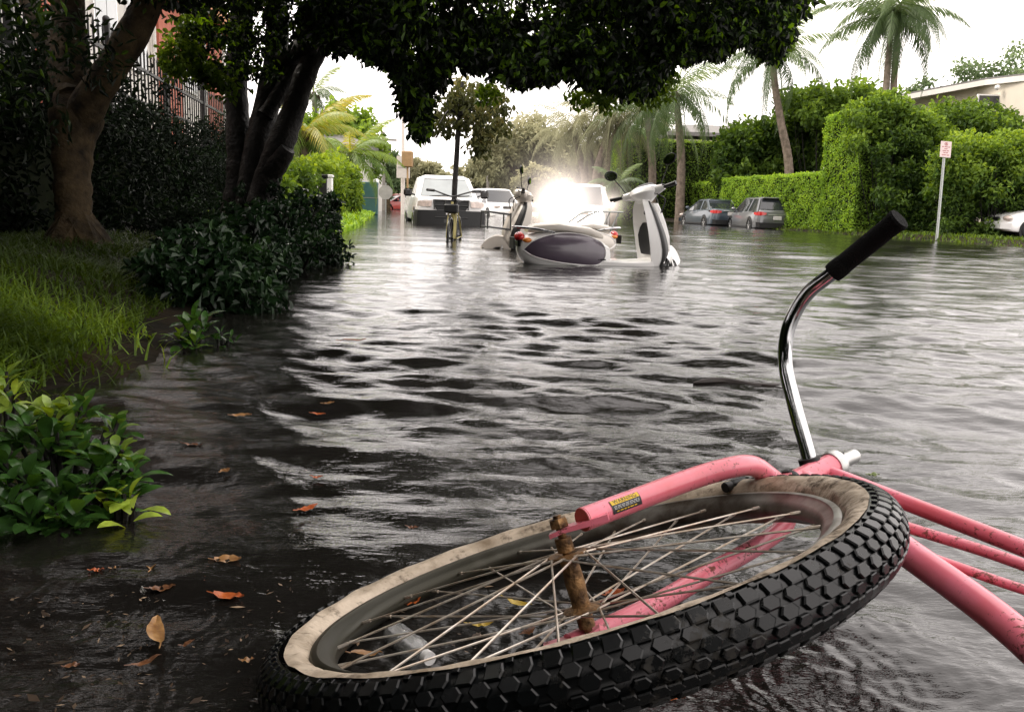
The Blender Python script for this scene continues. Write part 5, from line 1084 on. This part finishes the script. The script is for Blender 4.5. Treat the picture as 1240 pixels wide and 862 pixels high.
pole('utility_pole', 'distant utility pole between the young tree and the hazy wood', 591, 250, 166, 80, .16, 'pole_grey', extra=crossarm)
# ------------------------------------------------------------------ palms
def frond(length, droop, seed, nl=46, ll=.55, hang=.7, wl=.034):
    """arching rachis along +x with hanging leaflets; returns triangles"""
    r = np.random.default_rng(seed); u = np.linspace(0, 1, nl); x = length * (u - .18 * droop * u ** 3); z = length * (.28 * u * (1 - droop * .2) - .62 * droop * u ** 2.2)
    pts = np.stack([x, np.zeros(nl), z], 1); vs, fs = [], []; k = 0
    w_ = .035 * (1 - u) + .006
    for i in range(nl - 1):
        vs += [pts[i] + [0, w_[i], 0], pts[i] - [0, w_[i], 0], pts[i + 1] - [0, w_[i + 1], 0], pts[i + 1] + [0, w_[i + 1], 0]]; fs += [(k, k + 1, k + 2), (k, k + 2, k + 3)]; k += 4
    for i in range(3, nl):
        t = unit(pts[min(i + 1, nl - 1)] - pts[i - 1]); l = ll * (math.sin(PI * min(1, .22 + u[i] * .80)) ** .7) * r.uniform(.8, 1.1)
        for s_ in (1, -1):
            d = unit(t * .55 + V(0, s_ * (1 - hang * .45), 0) + V(0, 0, -hang * r.uniform(.6, 1.1))); d2 = unit(d + V(0, 0, -.7 * hang)); a = pts[i]; m_ = a + d * l * .5; e = m_ + d2 * l * .5; q = unit(np.cross(d, V(0, 0, 1)) + 1e-6) * wl; q2 = unit(t) * wl
            vs += [a - q2 * .5, a + q2 * .5, m_ + q2 * .7, m_ - q2 * .7, e]; fs += [(k, k + 1, k + 2), (k, k + 2, k + 3), (k + 3, k + 2, k + 4)]; k += 5
    return np.array(vs), np.array(fs)
def palm(name, label, trunks, d, nf, flen, m, seed, group=None, bark='palm_bark', r0=.16, nl=46, ll=.55, hang=.75, crown_px=None, tone=0.0, fan=None, cat='palm tree'):
    """trunks: lists of measured points along each stem, foot first"""
    base = at(*trunks[0][0], d); base[2] = 0; t = thing(name, label, cat, base, group=group); r = np.random.default_rng(seed); b = MB(); tops = []
    for tr in trunks:
        pts = [at(px, py, d) - base for px, py in tr]; pts[0][2] = -.2; pp = smooth_path(pts, 10); n = len(pp); rad = [r0 * (1.25 - .55 * i / n) * (1 + .05 * (i % 2)) for i in range(n)]; b.tube(pp, rad, 9); tops.append(pp[-1])
    b.build('trunk', MT[bark], t); V_, F_, T_ = [], [], []; k = 0
    for tp in tops:
        for i in range(nf):
            q = i / nf; az = i * 2.39996 + r.uniform(-.2, .2); el = math.radians(62 - 95 * q + r.uniform(-8, 8)); L = flen * r.uniform(.82, 1.1) * (1 - .1 * q); vs, fs = frond(L, .75 + .5 * q + r.uniform(-.1, .2), seed * 100 + i, nl, ll, hang)
            c, s_ = math.cos(el - .28), math.sin(el - .28); vs = np.stack([vs[:, 0] * c - vs[:, 2] * s_, vs[:, 1], vs[:, 0] * s_ + vs[:, 2] * c], 1)
            c, s_ = math.cos(az), math.sin(az); vs = np.stack([vs[:, 0] * c - vs[:, 1] * s_, vs[:, 0] * s_ + vs[:, 1] * c, vs[:, 2]], 1) + tp
            V_.append(vs); F_.append(fs + k); k += len(vs); T_.append(np.clip(.62 - .5 * q + r.normal(0, .10) + tone + r.normal(0, .06, len(fs)), 0, 1))
    tri_mesh('crown', np.concatenate(V_), np.concatenate(F_), m, t, np.concatenate(T_))
    for tp in tops:
        b = MB()
        for i in range(6): a = i * 1.05; b.ball(tp + V(math.cos(a) * .25, math.sin(a) * .25, -.28), (.13, .13, .16), None, 8, 6)
        b.build('coconut_cluster', MT['bark'], t)
    return t
PG = 'coconut palms around the street'
palm('palm_tree', 'twin-stemmed coconut palm rising above the tall hedge at right', [[(1070, 260), (1071, 190), (1073, 110), (1077, 60), (1080, 22)], [(1076, 260), (1078, 190), (1082, 110), (1085, 60), (1090, 6)]], 33, 16, 3.7, MT['palm'], 4, PG, r0=.13, ll=.8, hang=.9, nl=54)
palm('palm_tree', 'leaning single coconut palm behind the grey hatchback', [[(958, 262), (955, 200), (946, 150), (938, 100), (936, 62)]], 38, 20, 4.0, MT['palm'], 5, PG, r0=.17, ll=.8, hang=.9, nl=50)
palm('palm_tree', 'full coconut palm above the clipped green block hedge', [[(824, 250), (825, 200), (822, 150), (818, 112)]], 44, 24, 5.2, MT['palm'], 6, PG, r0=.2, ll=.9, hang=.9, nl=46)
palm('palm_tree', 'hazy palm with bare leaning stems behind the glare', [[(712, 250), (708, 215), (700, 180), (694, 155)], [(718, 250), (716, 215), (714, 180), (716, 150)]], 52, 18, 4.3, MT['far'], 7, PG, r0=.22, ll=.9, nl=40, tone=.05)
palm('palm_tree', 'hazy palm leaning right of the glare', [[(724, 250), (722, 215), (732, 175), (742, 140)], [(730, 250), (733, 220), (738, 180), (752, 148)]], 50, 18, 4.6, MT['far'], 8, PG, r0=.22, ll=.9, nl=40, tone=-.05)
palm('palm_tree', 'palm with long fronds half hidden by the canopy above the block hedge', [[(790, 250), (790, 200), (786, 160), (782, 130)]], 48, 22, 5.0, MT['palm'], 9, PG, r0=.2, ll=.9, nl=42)
palm('palm_tree', 'bushy young palm with one yellow frond behind the forked tree', [[(362, 258), (364, 225), (368, 195), (368, 160)]], 25, 22, 2.5, MT['palm_yellow'], 10, PG, r0=.16, ll=.6, nl=44, tone=.10)
palm('palm_tree', 'low feathery palm leaning over the rounded bush by the lawn', [[(418, 258), (420, 235), (424, 205), (424, 186)]], 33, 20, 2.6, MT['palm_yellow'], 11, PG, r0=.15, ll=.6, nl=40, tone=-.08)
palm('palm_tree', 'tall palm top showing above the round-headed tree', [[(384, 258), (384, 200), (382, 150), (380, 112)]], 50, 14, 3.0, MT['palm'], 12, PG, r0=.18, ll=.8, nl=36)
palm('palm_tree', 'dark dwarf palm just behind the left mirror of the scooter', [[(744, 250), (745, 232), (746, 222)]], 40, 16, 1.7, MT['palm'], 13, PG, r0=.14, ll=.5, nl=30, tone=-.15)

# ------------------------------------------------------------------ clipped hedges on the right
def hedge(name, label, la0, la1, a0, a1, z0, z1, n, L, m, rag=.055, tone=0.0, group='clipped hedges on the right side'):
    o = street((la0 + la1) / 2, (a0 + a1) / 2, 0); t = thing(name, label, 'hedge', o, group=group)
    dx, dy, dz = abs(la1 - la0), a1 - a0, z1 - z0; ar = np.array([dy * dz, dy * dz * .25, dx * dz, dx * dz * .6, dx * dy * 1.2]); cnt = (ar / ar.sum() * n).astype(int); P, T = [], []; q = np.random.default_rng(len(label))
    for f, c in enumerate(cnt):
        u, v, dep = q.random(c), q.random(c), np.abs(q.normal(0, rag, c))
        if f == 0: p = np.stack([la0 + dep, a0 + u * dy, z0 + v * dz], 1)
        elif f == 1: p = np.stack([la1 - dep, a0 + u * dy, z0 + v * dz], 1)
        elif f == 2: p = np.stack([la0 + u * dx, a0 + dep, z0 + v * dz], 1)
        elif f == 3: p = np.stack([la0 + u * dx, a1 - dep, z0 + v * dz], 1)
        else: p = np.stack([la0 + u * dx, a0 + v * dy, z1 - dep], 1)
        lump = .055 * np.sin(p[:, 1] * 3.1 + f) * np.sin(p[:, 2] * 4.3 + p[:, 0] * 2.3) + .04 * np.sin(p[:, 1] * 7.7) * np.sin(p[:, 2] * 8.9)
        if f == 0: p[:, 0] += lump
        elif f == 2: p[:, 1] += lump
        elif f == 4: p[:, 2] += lump
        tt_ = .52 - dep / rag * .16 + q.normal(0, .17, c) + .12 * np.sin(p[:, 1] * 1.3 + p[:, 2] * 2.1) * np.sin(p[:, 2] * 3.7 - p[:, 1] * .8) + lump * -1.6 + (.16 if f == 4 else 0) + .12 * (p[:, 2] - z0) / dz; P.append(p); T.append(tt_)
    P = np.concatenate(P); T = np.concatenate(T) + tone; W_ = np.stack([P[:, 0] * c9 - P[:, 1] * s9, P[:, 0] * s9 + P[:, 1] * c9, P[:, 2]], 1); k = len(P)
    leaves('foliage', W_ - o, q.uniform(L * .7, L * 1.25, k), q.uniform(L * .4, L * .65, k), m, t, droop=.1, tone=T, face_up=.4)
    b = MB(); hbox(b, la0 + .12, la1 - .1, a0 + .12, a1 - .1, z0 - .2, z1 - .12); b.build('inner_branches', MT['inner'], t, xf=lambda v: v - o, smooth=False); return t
hedge('clipped_hedge', 'long low clipped hedge beside the grey hatchback', 16.0, 17.4, 29.6, 39.3, .05, 2.18, 30000, .085, MT['hedge'])
hedge('clipped_hedge', 'tall clipped hedge pillar rising at the end of the low hedge', 15.95, 18.2, 27.4, 29.9, .05, 4.2, 26000, .085, MT['hedge'], .10)
hedge('clipped_hedge', 'far low clipped hedge behind the dark saloon', 19.3, 20.8, 46.5, 66, .0, 2.35, 16000, .12, MT['hedge'])
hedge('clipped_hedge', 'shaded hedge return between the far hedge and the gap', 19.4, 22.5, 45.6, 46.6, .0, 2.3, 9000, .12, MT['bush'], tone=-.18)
hedge('clipped_hedge', 'big square clipped block hedge behind the scooter', 15.7, 22.5, 52, 60, .0, 4.9, 30000, .15, MT['bush'], .12, tone=-.02)
hedge('clipped_hedge', 'narrow bright clipped column at the edge of the block hedge', 14.7, 15.7, 51.6, 55, .0, 4.75, 9000, .14, MT['hedge'], .1)
# loose shrubs and trees on the right
def mass(name, label, cat, x0, x1, y0, y1, d0, d1, k, r0, r1, per, L, W, m, group=None, top=None, tone=0.0):
    q = np.random.default_rng(len(label) * 3); cs, rs = [], []
    while len(cs) < k:
        px, py = q.uniform(x0, x1), q.uniform(y0, y1)
        if top is not None and py < np.interp(px, top[0], top[1]): continue
        cs.append(at(px, py, q.uniform(d0, d1))); rs.append(q.uniform(r0, r1))
    return shrub(name, label, cat, cs, rs, per, L, W, m, group, .2, tone, True, .5)
LG = 'loose shrubs on the right verge'
mass('flowering_bush', 'unclipped leafy top spilling over the tall hedge pillar', 'shrub', 1034, 1145, 118, 178, 27.5, 30, 95, .28, .5, 120, .17, .09, MT['bush'], LG, ((1010, 1040, 1080, 1120, 1150), (150, 128, 118, 138, 165)), .10)
mass('loose_bush', 'dark shaded bush right of the tall hedge pillar', 'shrub', 1062, 1135, 165, 283, 27.2, 29.5, 110, .3, .5, 110, .16, .08, MT['bush'], LG, None, -.26)  # shade of the recess is painted in as a darker leaf tone
mass('loose_bush', 'big yellow-green bush behind the street sign', 'shrub', 1128, 1275, 160, 235, 25.2, 27.0, 120, .25, .45, 120, .17, .085, MT['lime'], LG, ((1120, 1140, 1160, 1200, 1240, 1280), (205, 185, 172, 168, 158, 150)), -.08)
mass('loose_bush', 'shaded olive lower growth behind the street sign', 'shrub', 1138, 1260, 215, 288, 25.6, 27.2, 120, .25, .42, 110, .15, .06, MT['bush'], LG, None, -.2)
mass('loose_bush', 'mid-green bush in front of the house gable', 'shrub', 1130, 1235, 128, 200, 29, 31.5, 85, .35, .6, 120, .2, .1, MT['bush'], LG, ((1130, 1160, 1200, 1230), (135, 130, 132, 150)), -.08)
mass('garden_trees', 'dense dark green garden trees behind the low clipped hedge', 'tree', 872, 1022, 118, 215, 41, 46, 150, .5, .9, 130, .3, .15, MT['bush'], None, ((870, 900, 930, 960, 990, 1020), (175, 152, 150, 122, 112, 118)), -.16)
mass('garden_trees', 'lighter tree tops just left of the twin-stemmed palm', 'tree', 960, 1072, 100, 150, 38, 42, 50, .4, .7, 120, .26, .13, MT['bush'], None, ((960, 1000, 1040, 1075), (120, 108, 104, 116)), .08)
mass('garden_bush', 'low mid-green bush in the gap behind the dark saloon', 'shrub', 878, 900, 212, 245, 48, 50, 22, .3, .5, 100, .22, .1, MT['bush'], None, None, .0)
px_tree('garden_tree', 'pale airy tree behind the house roof at the right edge', 1225, 230, 60, 55, 130, MT['far_green'], 45, 90, .38, cf=.3, tr=.2)
px_tree('garden_tree', 'small pale tree top over the roof ridge left of the gable', 1120, 230, 58, 95, 60, MT['far_green'], 22, 70, .35, cf=.25)
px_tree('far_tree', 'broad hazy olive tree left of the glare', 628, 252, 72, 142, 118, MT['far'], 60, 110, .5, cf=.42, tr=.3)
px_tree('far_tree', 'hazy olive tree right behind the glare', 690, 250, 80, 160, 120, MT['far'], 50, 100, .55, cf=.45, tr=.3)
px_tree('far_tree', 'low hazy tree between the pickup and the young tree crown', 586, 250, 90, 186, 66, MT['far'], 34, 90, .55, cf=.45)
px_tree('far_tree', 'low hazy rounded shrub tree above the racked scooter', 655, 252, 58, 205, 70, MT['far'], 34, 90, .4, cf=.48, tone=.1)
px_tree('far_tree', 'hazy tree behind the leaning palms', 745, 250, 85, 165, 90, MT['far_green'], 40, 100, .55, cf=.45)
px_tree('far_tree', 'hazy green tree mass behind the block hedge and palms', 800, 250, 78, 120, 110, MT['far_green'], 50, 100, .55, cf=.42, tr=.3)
# a far wood closing the street
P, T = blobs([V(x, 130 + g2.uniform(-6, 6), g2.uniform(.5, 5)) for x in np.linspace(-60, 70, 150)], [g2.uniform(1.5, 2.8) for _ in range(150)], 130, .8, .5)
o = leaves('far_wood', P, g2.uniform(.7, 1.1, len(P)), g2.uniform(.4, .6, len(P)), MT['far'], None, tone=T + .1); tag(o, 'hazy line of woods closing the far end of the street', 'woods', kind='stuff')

# ------------------------------------------------------------------ house on the right, gate, street sign
HR = at(1185, 130, 40); rh = thing('gable_house', 'low beige house with a shallow grey gable roof behind the bushes', 'house', (HR[0], HR[1], 0)); oH = V(HR[0], HR[1], 0)
A = at(1088, 119, 44) - oH; B_ = at(1190, 100, 40) - oH; C_ = at(1262, 92, 36) - oH; dv = V(9, 7, 0)
b = MB(); b.loft([[A * V(1, 1, 0) + V(.5, .4, 0), B_ * V(1, 1, 0) + V(.0, .4, 0), C_ * V(1, 1, 0) + V(-.3, .4, 0)], [A + V(.5, .4, -.1), B_ + V(0, .4, -.1), C_ + V(-.3, .4, -.1)]], False, False); b.build('wall', MT['beige'], rh, smooth=False)
b = MB(); up_ = V(0, 0, .14); out = V(-.25, -.6, -.12); bk = V(5, 9, 1.3)
b.loft([[A + out, B_ + out, C_ + out], [A + out + up_ * 1.6, B_ + out + up_ * 1.6, C_ + out + up_ * 1.6], [A + bk, B_ + bk, C_ + bk]], False, False); b.build('roof', MT['roof'], rh, smooth=False)
b = MB(); b.loft([[q + out + V(0, -.03, -.10) for q in (A, B_, C_)], [q + out + V(0, -.03, .14) for q in (A, B_, C_)]], False, False); b.loft([[q + out + V(0, -.03, -.10) for q in (A, B_, C_)], [q + V(.2, .5, -.12) for q in (A, B_, C_)]], False, False); b.build('fascia', MT['stucco'], rh, smooth=False)
b = MB(); w0 = at(1196, 122, 38.8) - oH; b.box(w0 + V(0, -.1, 0), (1.1, .1, .5)); wo = b.build('window', MT['white'], rh); b = MB(); b.box(w0 + V(0, -.17, 0), (.95, .04, .38)); b.build('pane', MT['glass'], wo)
b = MB(); w0 = at(1205, 107, 38.5) - oH; b.ball(w0 + V(0, -.2, 0), (.12, .14, .12)); b.build('flood_lamp', MT['white'], rh)
p = at(872, 160, 70); lh = thing('garden_house', 'low far house with a grey roof behind the block hedge', 'house', (p[0], p[1], 0))
b = MB(); b.box((0, 4, p[2] / 2 - .3), (7, 6, p[2] - .6)); b.build('wall', MT['beige'], lh); b = MB(); b.box((0, 4, p[2] - .2), (8.4, 7.4, .3)); b.prism([(-4.2, .3, p[2] - .05), (4.2, .3, p[2] - .05), (2, 4, p[2] + .9), (-2, 4, p[2] + .9)], (0, 0, 0), (0, .4, 0)); b.build('roof', MT['roof'], lh)
p = at(889, 262, 47); gt = thing('garden_gate', 'grey panel gate in the gap behind the two parked cars', 'gate', (p[0], p[1], 0), math.radians(-9))
b = MB(); b.box((0, 0, .6), (1.5, .06, 1.35), None, .01); b.build('panel', MT['galv'], gt)
for x in (-.8, .8): b = MB(); b.box((x, 0, .65), (.1, .1, 1.5), None, .01); b.build('post', MT['galv'], gt)
p = at(1135, 286, 24.2); q2 = at(1145, 176, 24.2); sp_ = thing('street_sign', 'faded pink-white parking sign on a slightly leaning metal post', 'road sign', (p[0], p[1], p[2]), 0); tl = q2 - p
axs = unit(tl); xs_ = unit(np.cross(V(0, 1, 0), axs)) * 1.0
if xs_[0] < 0: xs_ = -xs_
ys_ = np.cross(axs, xs_); R_s = np.stack([xs_, ys_, axs], 1)
b = MB(); b.box(tl * .5 + R_s @ V(0, .02, -.1), (.065, .03, np.linalg.norm(tl) + .2), R_s); b.box(tl * .5 + R_s @ V(0, .0, -.1), (.025, .03, np.linalg.norm(tl) + .2), R_s); b.build('post', MT['galv'], sp_)
b = MB(); sc0 = tl + axs * -.13; b.box(sc0 + R_s @ V(0, -.035, 0), (.31, .012, .46), R_s, .005); pl = b.build('sign_plate', MT['sign_white'], sp_)
b = MB(); cc = sc0 + R_s @ V(0, -.044, .155); b.tube([cc + R_s @ V(.042 * math.cos(a), 0, .042 * math.sin(a)) for a in np.arange(16) * 2 * PI / 16], .007, 4, False, True); b.box(cc, (.08, .004, .012), R_s @ np.array([[.7, 0, .7], [0, 1, 0], [-.7, 0, .7]])); b.box(cc + R_s @ V(0, .001, 0), (.02, .004, .05), R_s)
for z, wds in ((.07, (.05, .09, .05)), (.015, (.09,)), (-.04, (.10, .06)), (-.095, (.06, .05)), (-.16, (.12, .07))):
    x = -sum(wds) / 2 - .01 * (len(wds) - 1)
    for w_ in wds: b.box(sc0 + R_s @ V(x + w_ / 2, -.043, z), (w_, .004, .022), R_s); x += w_ + .02
b.build('sign_print', MT['sign_red'], sp_)

# ------------------------------------------------------------------ things floating on the water
def floating_leaf(label, px, py, L, W, rot, m, z=.006, curl=.25, name='floating_leaf', cat='leaf', grp='fallen leaves floating on the water', jag=0.0):
    p = onz(px, py, z); r = np.random.default_rng(int(px * 7 + py)); b = MB(); n = 9; rows = []
    for i in range(n):
        u = i / (n - 1); wv = W / 2 * (math.sin(PI * min(1, .06 + u * .94)) ** .8) * (1 + jag * r.uniform(-1, 1)); zz = curl * min(L, .04) * ((u - .5) ** 2) * 1.4 + .002 * r.uniform(-1, 1)
        rows.append([V((u - .5) * L, s_ * wv + .06 * L * math.sin(u * 3), zz + abs(s_) * W * .12 + .001) for s_ in (-1, -.5, 0, .5, 1)])
    b.loft(rows, False, False); b.tube([rows[0][2], rows[0][2] + V(-.22 * L, .03 * L, .002)], [.0012, .0008], 4); o = b.build(name, MT[m]); o.location = (p[0], p[1], p[2] + .004); o.rotation_euler = (r.uniform(-.08, .08), r.uniform(-.06, .06), rot); return tag(o, label, cat, grp)
for a in (('bright orange leaf alone on dark water left of the wheel', 373, 620, .046, .018, .9, 'leaf_orange'),
          ('largest tan leaf, upright in view at the lower left', 193, 768, .085, .022, 2.0, 'leaf_tan'),
          ('slim tan leaf upright below the lime sprig', 187, 686, .055, .016, 1.8, 'leaf_tan'),
          ('broad tan leaf with a long stalk between the plant and the wheel', 276, 683, .042, .026, .1, 'leaf_tan'),
          ('brick-orange curled leaf below the broad tan leaf', 277, 727, .046, .022, -.1, 'leaf_orange'),
          ('small round amber leaf below the broad tan leaf', 250, 706, .016, .014, .3, 'leaf_orange'),
          ('small round amber leaf in open water right of the plant', 273, 573, .022, .018, .9, 'leaf_tan'),
          ('pale sliver of leaf right of the rosette plant tip', 234, 542, .042, .014, 0, 'leaf_brown'),
          ('cluster leaf of pale tan on dark water, centre left', 293, 506, .05, .024, .2, 'leaf_tan'),
          ('orange leaf where bright water begins, upper one', 398, 491, .034, .022, .6, 'leaf_tan'),
          ('orange leaf where bright water begins, lower one', 386, 504, .036, .018, .2, 'leaf_orange'),
          ('long rusty leaf near the dark shrubs in bright water', 428, 414, .10, .03, .05, 'leaf_orange'),
          ('dull brown leaf right of the slim tan leaf', 197, 717, .036, .016, .5, 'leaf_brown'),
          ('small rusty leaf beside the far rim of the wheel', 385, 581, .022, .012, .1, 'leaf_orange'),
          ('rust leaf just beyond the wheel by the bright ripples', 500, 642, .020, .011, .1, 'leaf_brown'),
          ('tiny orange pair of leaf scraps left of the slim tan leaf', 118, 694, .020, .011, .2, 'leaf_orange'),
          ('thin brown leaf lying with a twig at the bottom left', 178, 806, .036, .010, .7, 'leaf_brown'),
          ('small pale leaf left of the brick-orange leaf low down', 140, 692, .014, .009, .4, 'leaf_tan'),
          ('brown leaf fragment under the largest tan leaf', 228, 784, .018, .008, .8, 'leaf_brown'),
          ('tan leaf scrap near the left end of the wheel', 300, 804, .016, .010, .1, 'leaf_tan'),
          ('dark brown leaf at the bottom left corner', 88, 811, .018, .012, .2, 'leaf_brown'),
          ('orange leaf inside the wheel near its left end', 497, 734, .034, .017, .7, 'leaf_orange'),
          ('yellow leaf inside the wheel behind the spokes, upper one', 628, 735, .040, .013, -.3, 'leaf_yellow'),
          ('yellow leaf inside the wheel behind the spokes, lower one', 583, 761, .034, .012, .1, 'leaf_yellow'),
          ('tan leaf against the rim inside the wheel', 444, 797, .040, .014, .2, 'leaf_tan'),
          ('orange leaf seen through the spokes right of the hub', 745, 722, .034, .02, .5, 'leaf_orange'),
          ('brown leaf seen through the spokes below the hub', 640, 770, .030, .012, .9, 'leaf_brown'),
          ('mass of rusty leaf litter at the bottom edge below the tyre', 780, 852, .10, .03, .1, 'leaf_orange'),
          ('green leaf lying behind the pink top tube', 1058, 578, .030, .018, .2, 'leaf_green')):
    floating_leaf(*a)
vs, fs = [], []; q = np.random.default_rng(77); k = 0      # crumbs of rotten leaf and bark drifting by the bank
for i in range(480):
    px, py = (q.uniform(0, 370), q.uniform(640, 862)) if i < 330 else (q.uniform(420, 780), q.uniform(690, 790)) if i < 420 else (q.uniform(0, 420), q.uniform(480, 660))
    p = onz(px, py, .007); l = q.uniform(.0015, .006) * (1 if q.random() < .88 else 2.4); w_ = l * q.uniform(.15, .6); a = q.uniform(0, 6.28); d = V(math.cos(a), math.sin(a), q.uniform(-.1, .25)); s_ = V(-math.sin(a), math.cos(a), q.uniform(-.2, .2))
    vs += [p - d * l, p + s_ * w_, p + d * l, p - s_ * w_ * .7]; fs.append((k, k + 1, k + 2, k + 3)); k += 4
MT['debris'] = leaf_mat('drifting_debris', (0.03, 0.018, 0.010), (0.34, 0.24, 0.15), 0.4, 0.0, 0.5, mid=(0.07, 0.045, 0.026))
o = tri_mesh('debris', np.array(vs), np.array(fs), MT['debris'], None, q.random(len(fs)) ** 1.6); tag(o, 'crumbs of leaf litter drifting on the dark water by the bank', 'debris', kind='stuff')
p = onz(897, 468); b = MB(); b.tube(smooth_path([V(-.16, 0, .004), V(-.06, .02, .012), V(.05, -.005, .006), V(.17, .01, .008)], 5), [.003, .007, .011] + [.013] * 11 + [.009, .004], 7); b.tube([V(.05, 0, .01), V(.13, -.05, .012)], [.006, .003], 5); o = b.build('floating_stick', MT['twig']); o.location = (p[0], p[1], 0.0); o.rotation_euler = (0, 0, -.1); tag(o, 'dark wet stick floating left of the handlebar', 'stick')
# crushed clear bottle inside the wheel
m, nt, b_ = new_mat('clear_plastic'); b_.inputs['Base Color'].default_value = (.9, .93, .92, 1); b_.inputs['Roughness'].default_value = .06; b_.inputs['Transmission Weight'].default_value = .9; b_.inputs['IOR'].default_value = 1.25
nz = N(nt, 'ShaderNodeTexNoise', Scale=60.0, Detail=3); bp = N(nt, 'ShaderNodeBump', Strength=.5, Distance=.01); nt.links.new(nz.outputs['Fac'], bp.inputs['Height']); nt.links.new(bp.outputs[0], b_.inputs['Normal'])
p = onz(495, 786); bt = thing('plastic_bottle', 'crushed clear plastic bottle floating inside the wheel rim', 'bottle', (p[0], p[1], .008), -.95)
b = MB(); b.lathe([(0, -.045), (.015, -.045), (.018, -.04), (.0175, -.01), (.0155, .0), (.018, .008), (.0175, .022), (.011, .034), (.0075, .038), (.0075, .046)], (0, 0, 0), V(1, 0, .1), 24); b.v = [v * V(1, 1, .8) for v in b.v]; b.build('body', m, bt)
b = MB(); b.lathe([(0, .056), (.0088, .056), (.0088, .045), (0, .045)], (0, 0, 0), V(1, 0, .1), 16); b.build('cap', MT['white'], bt)
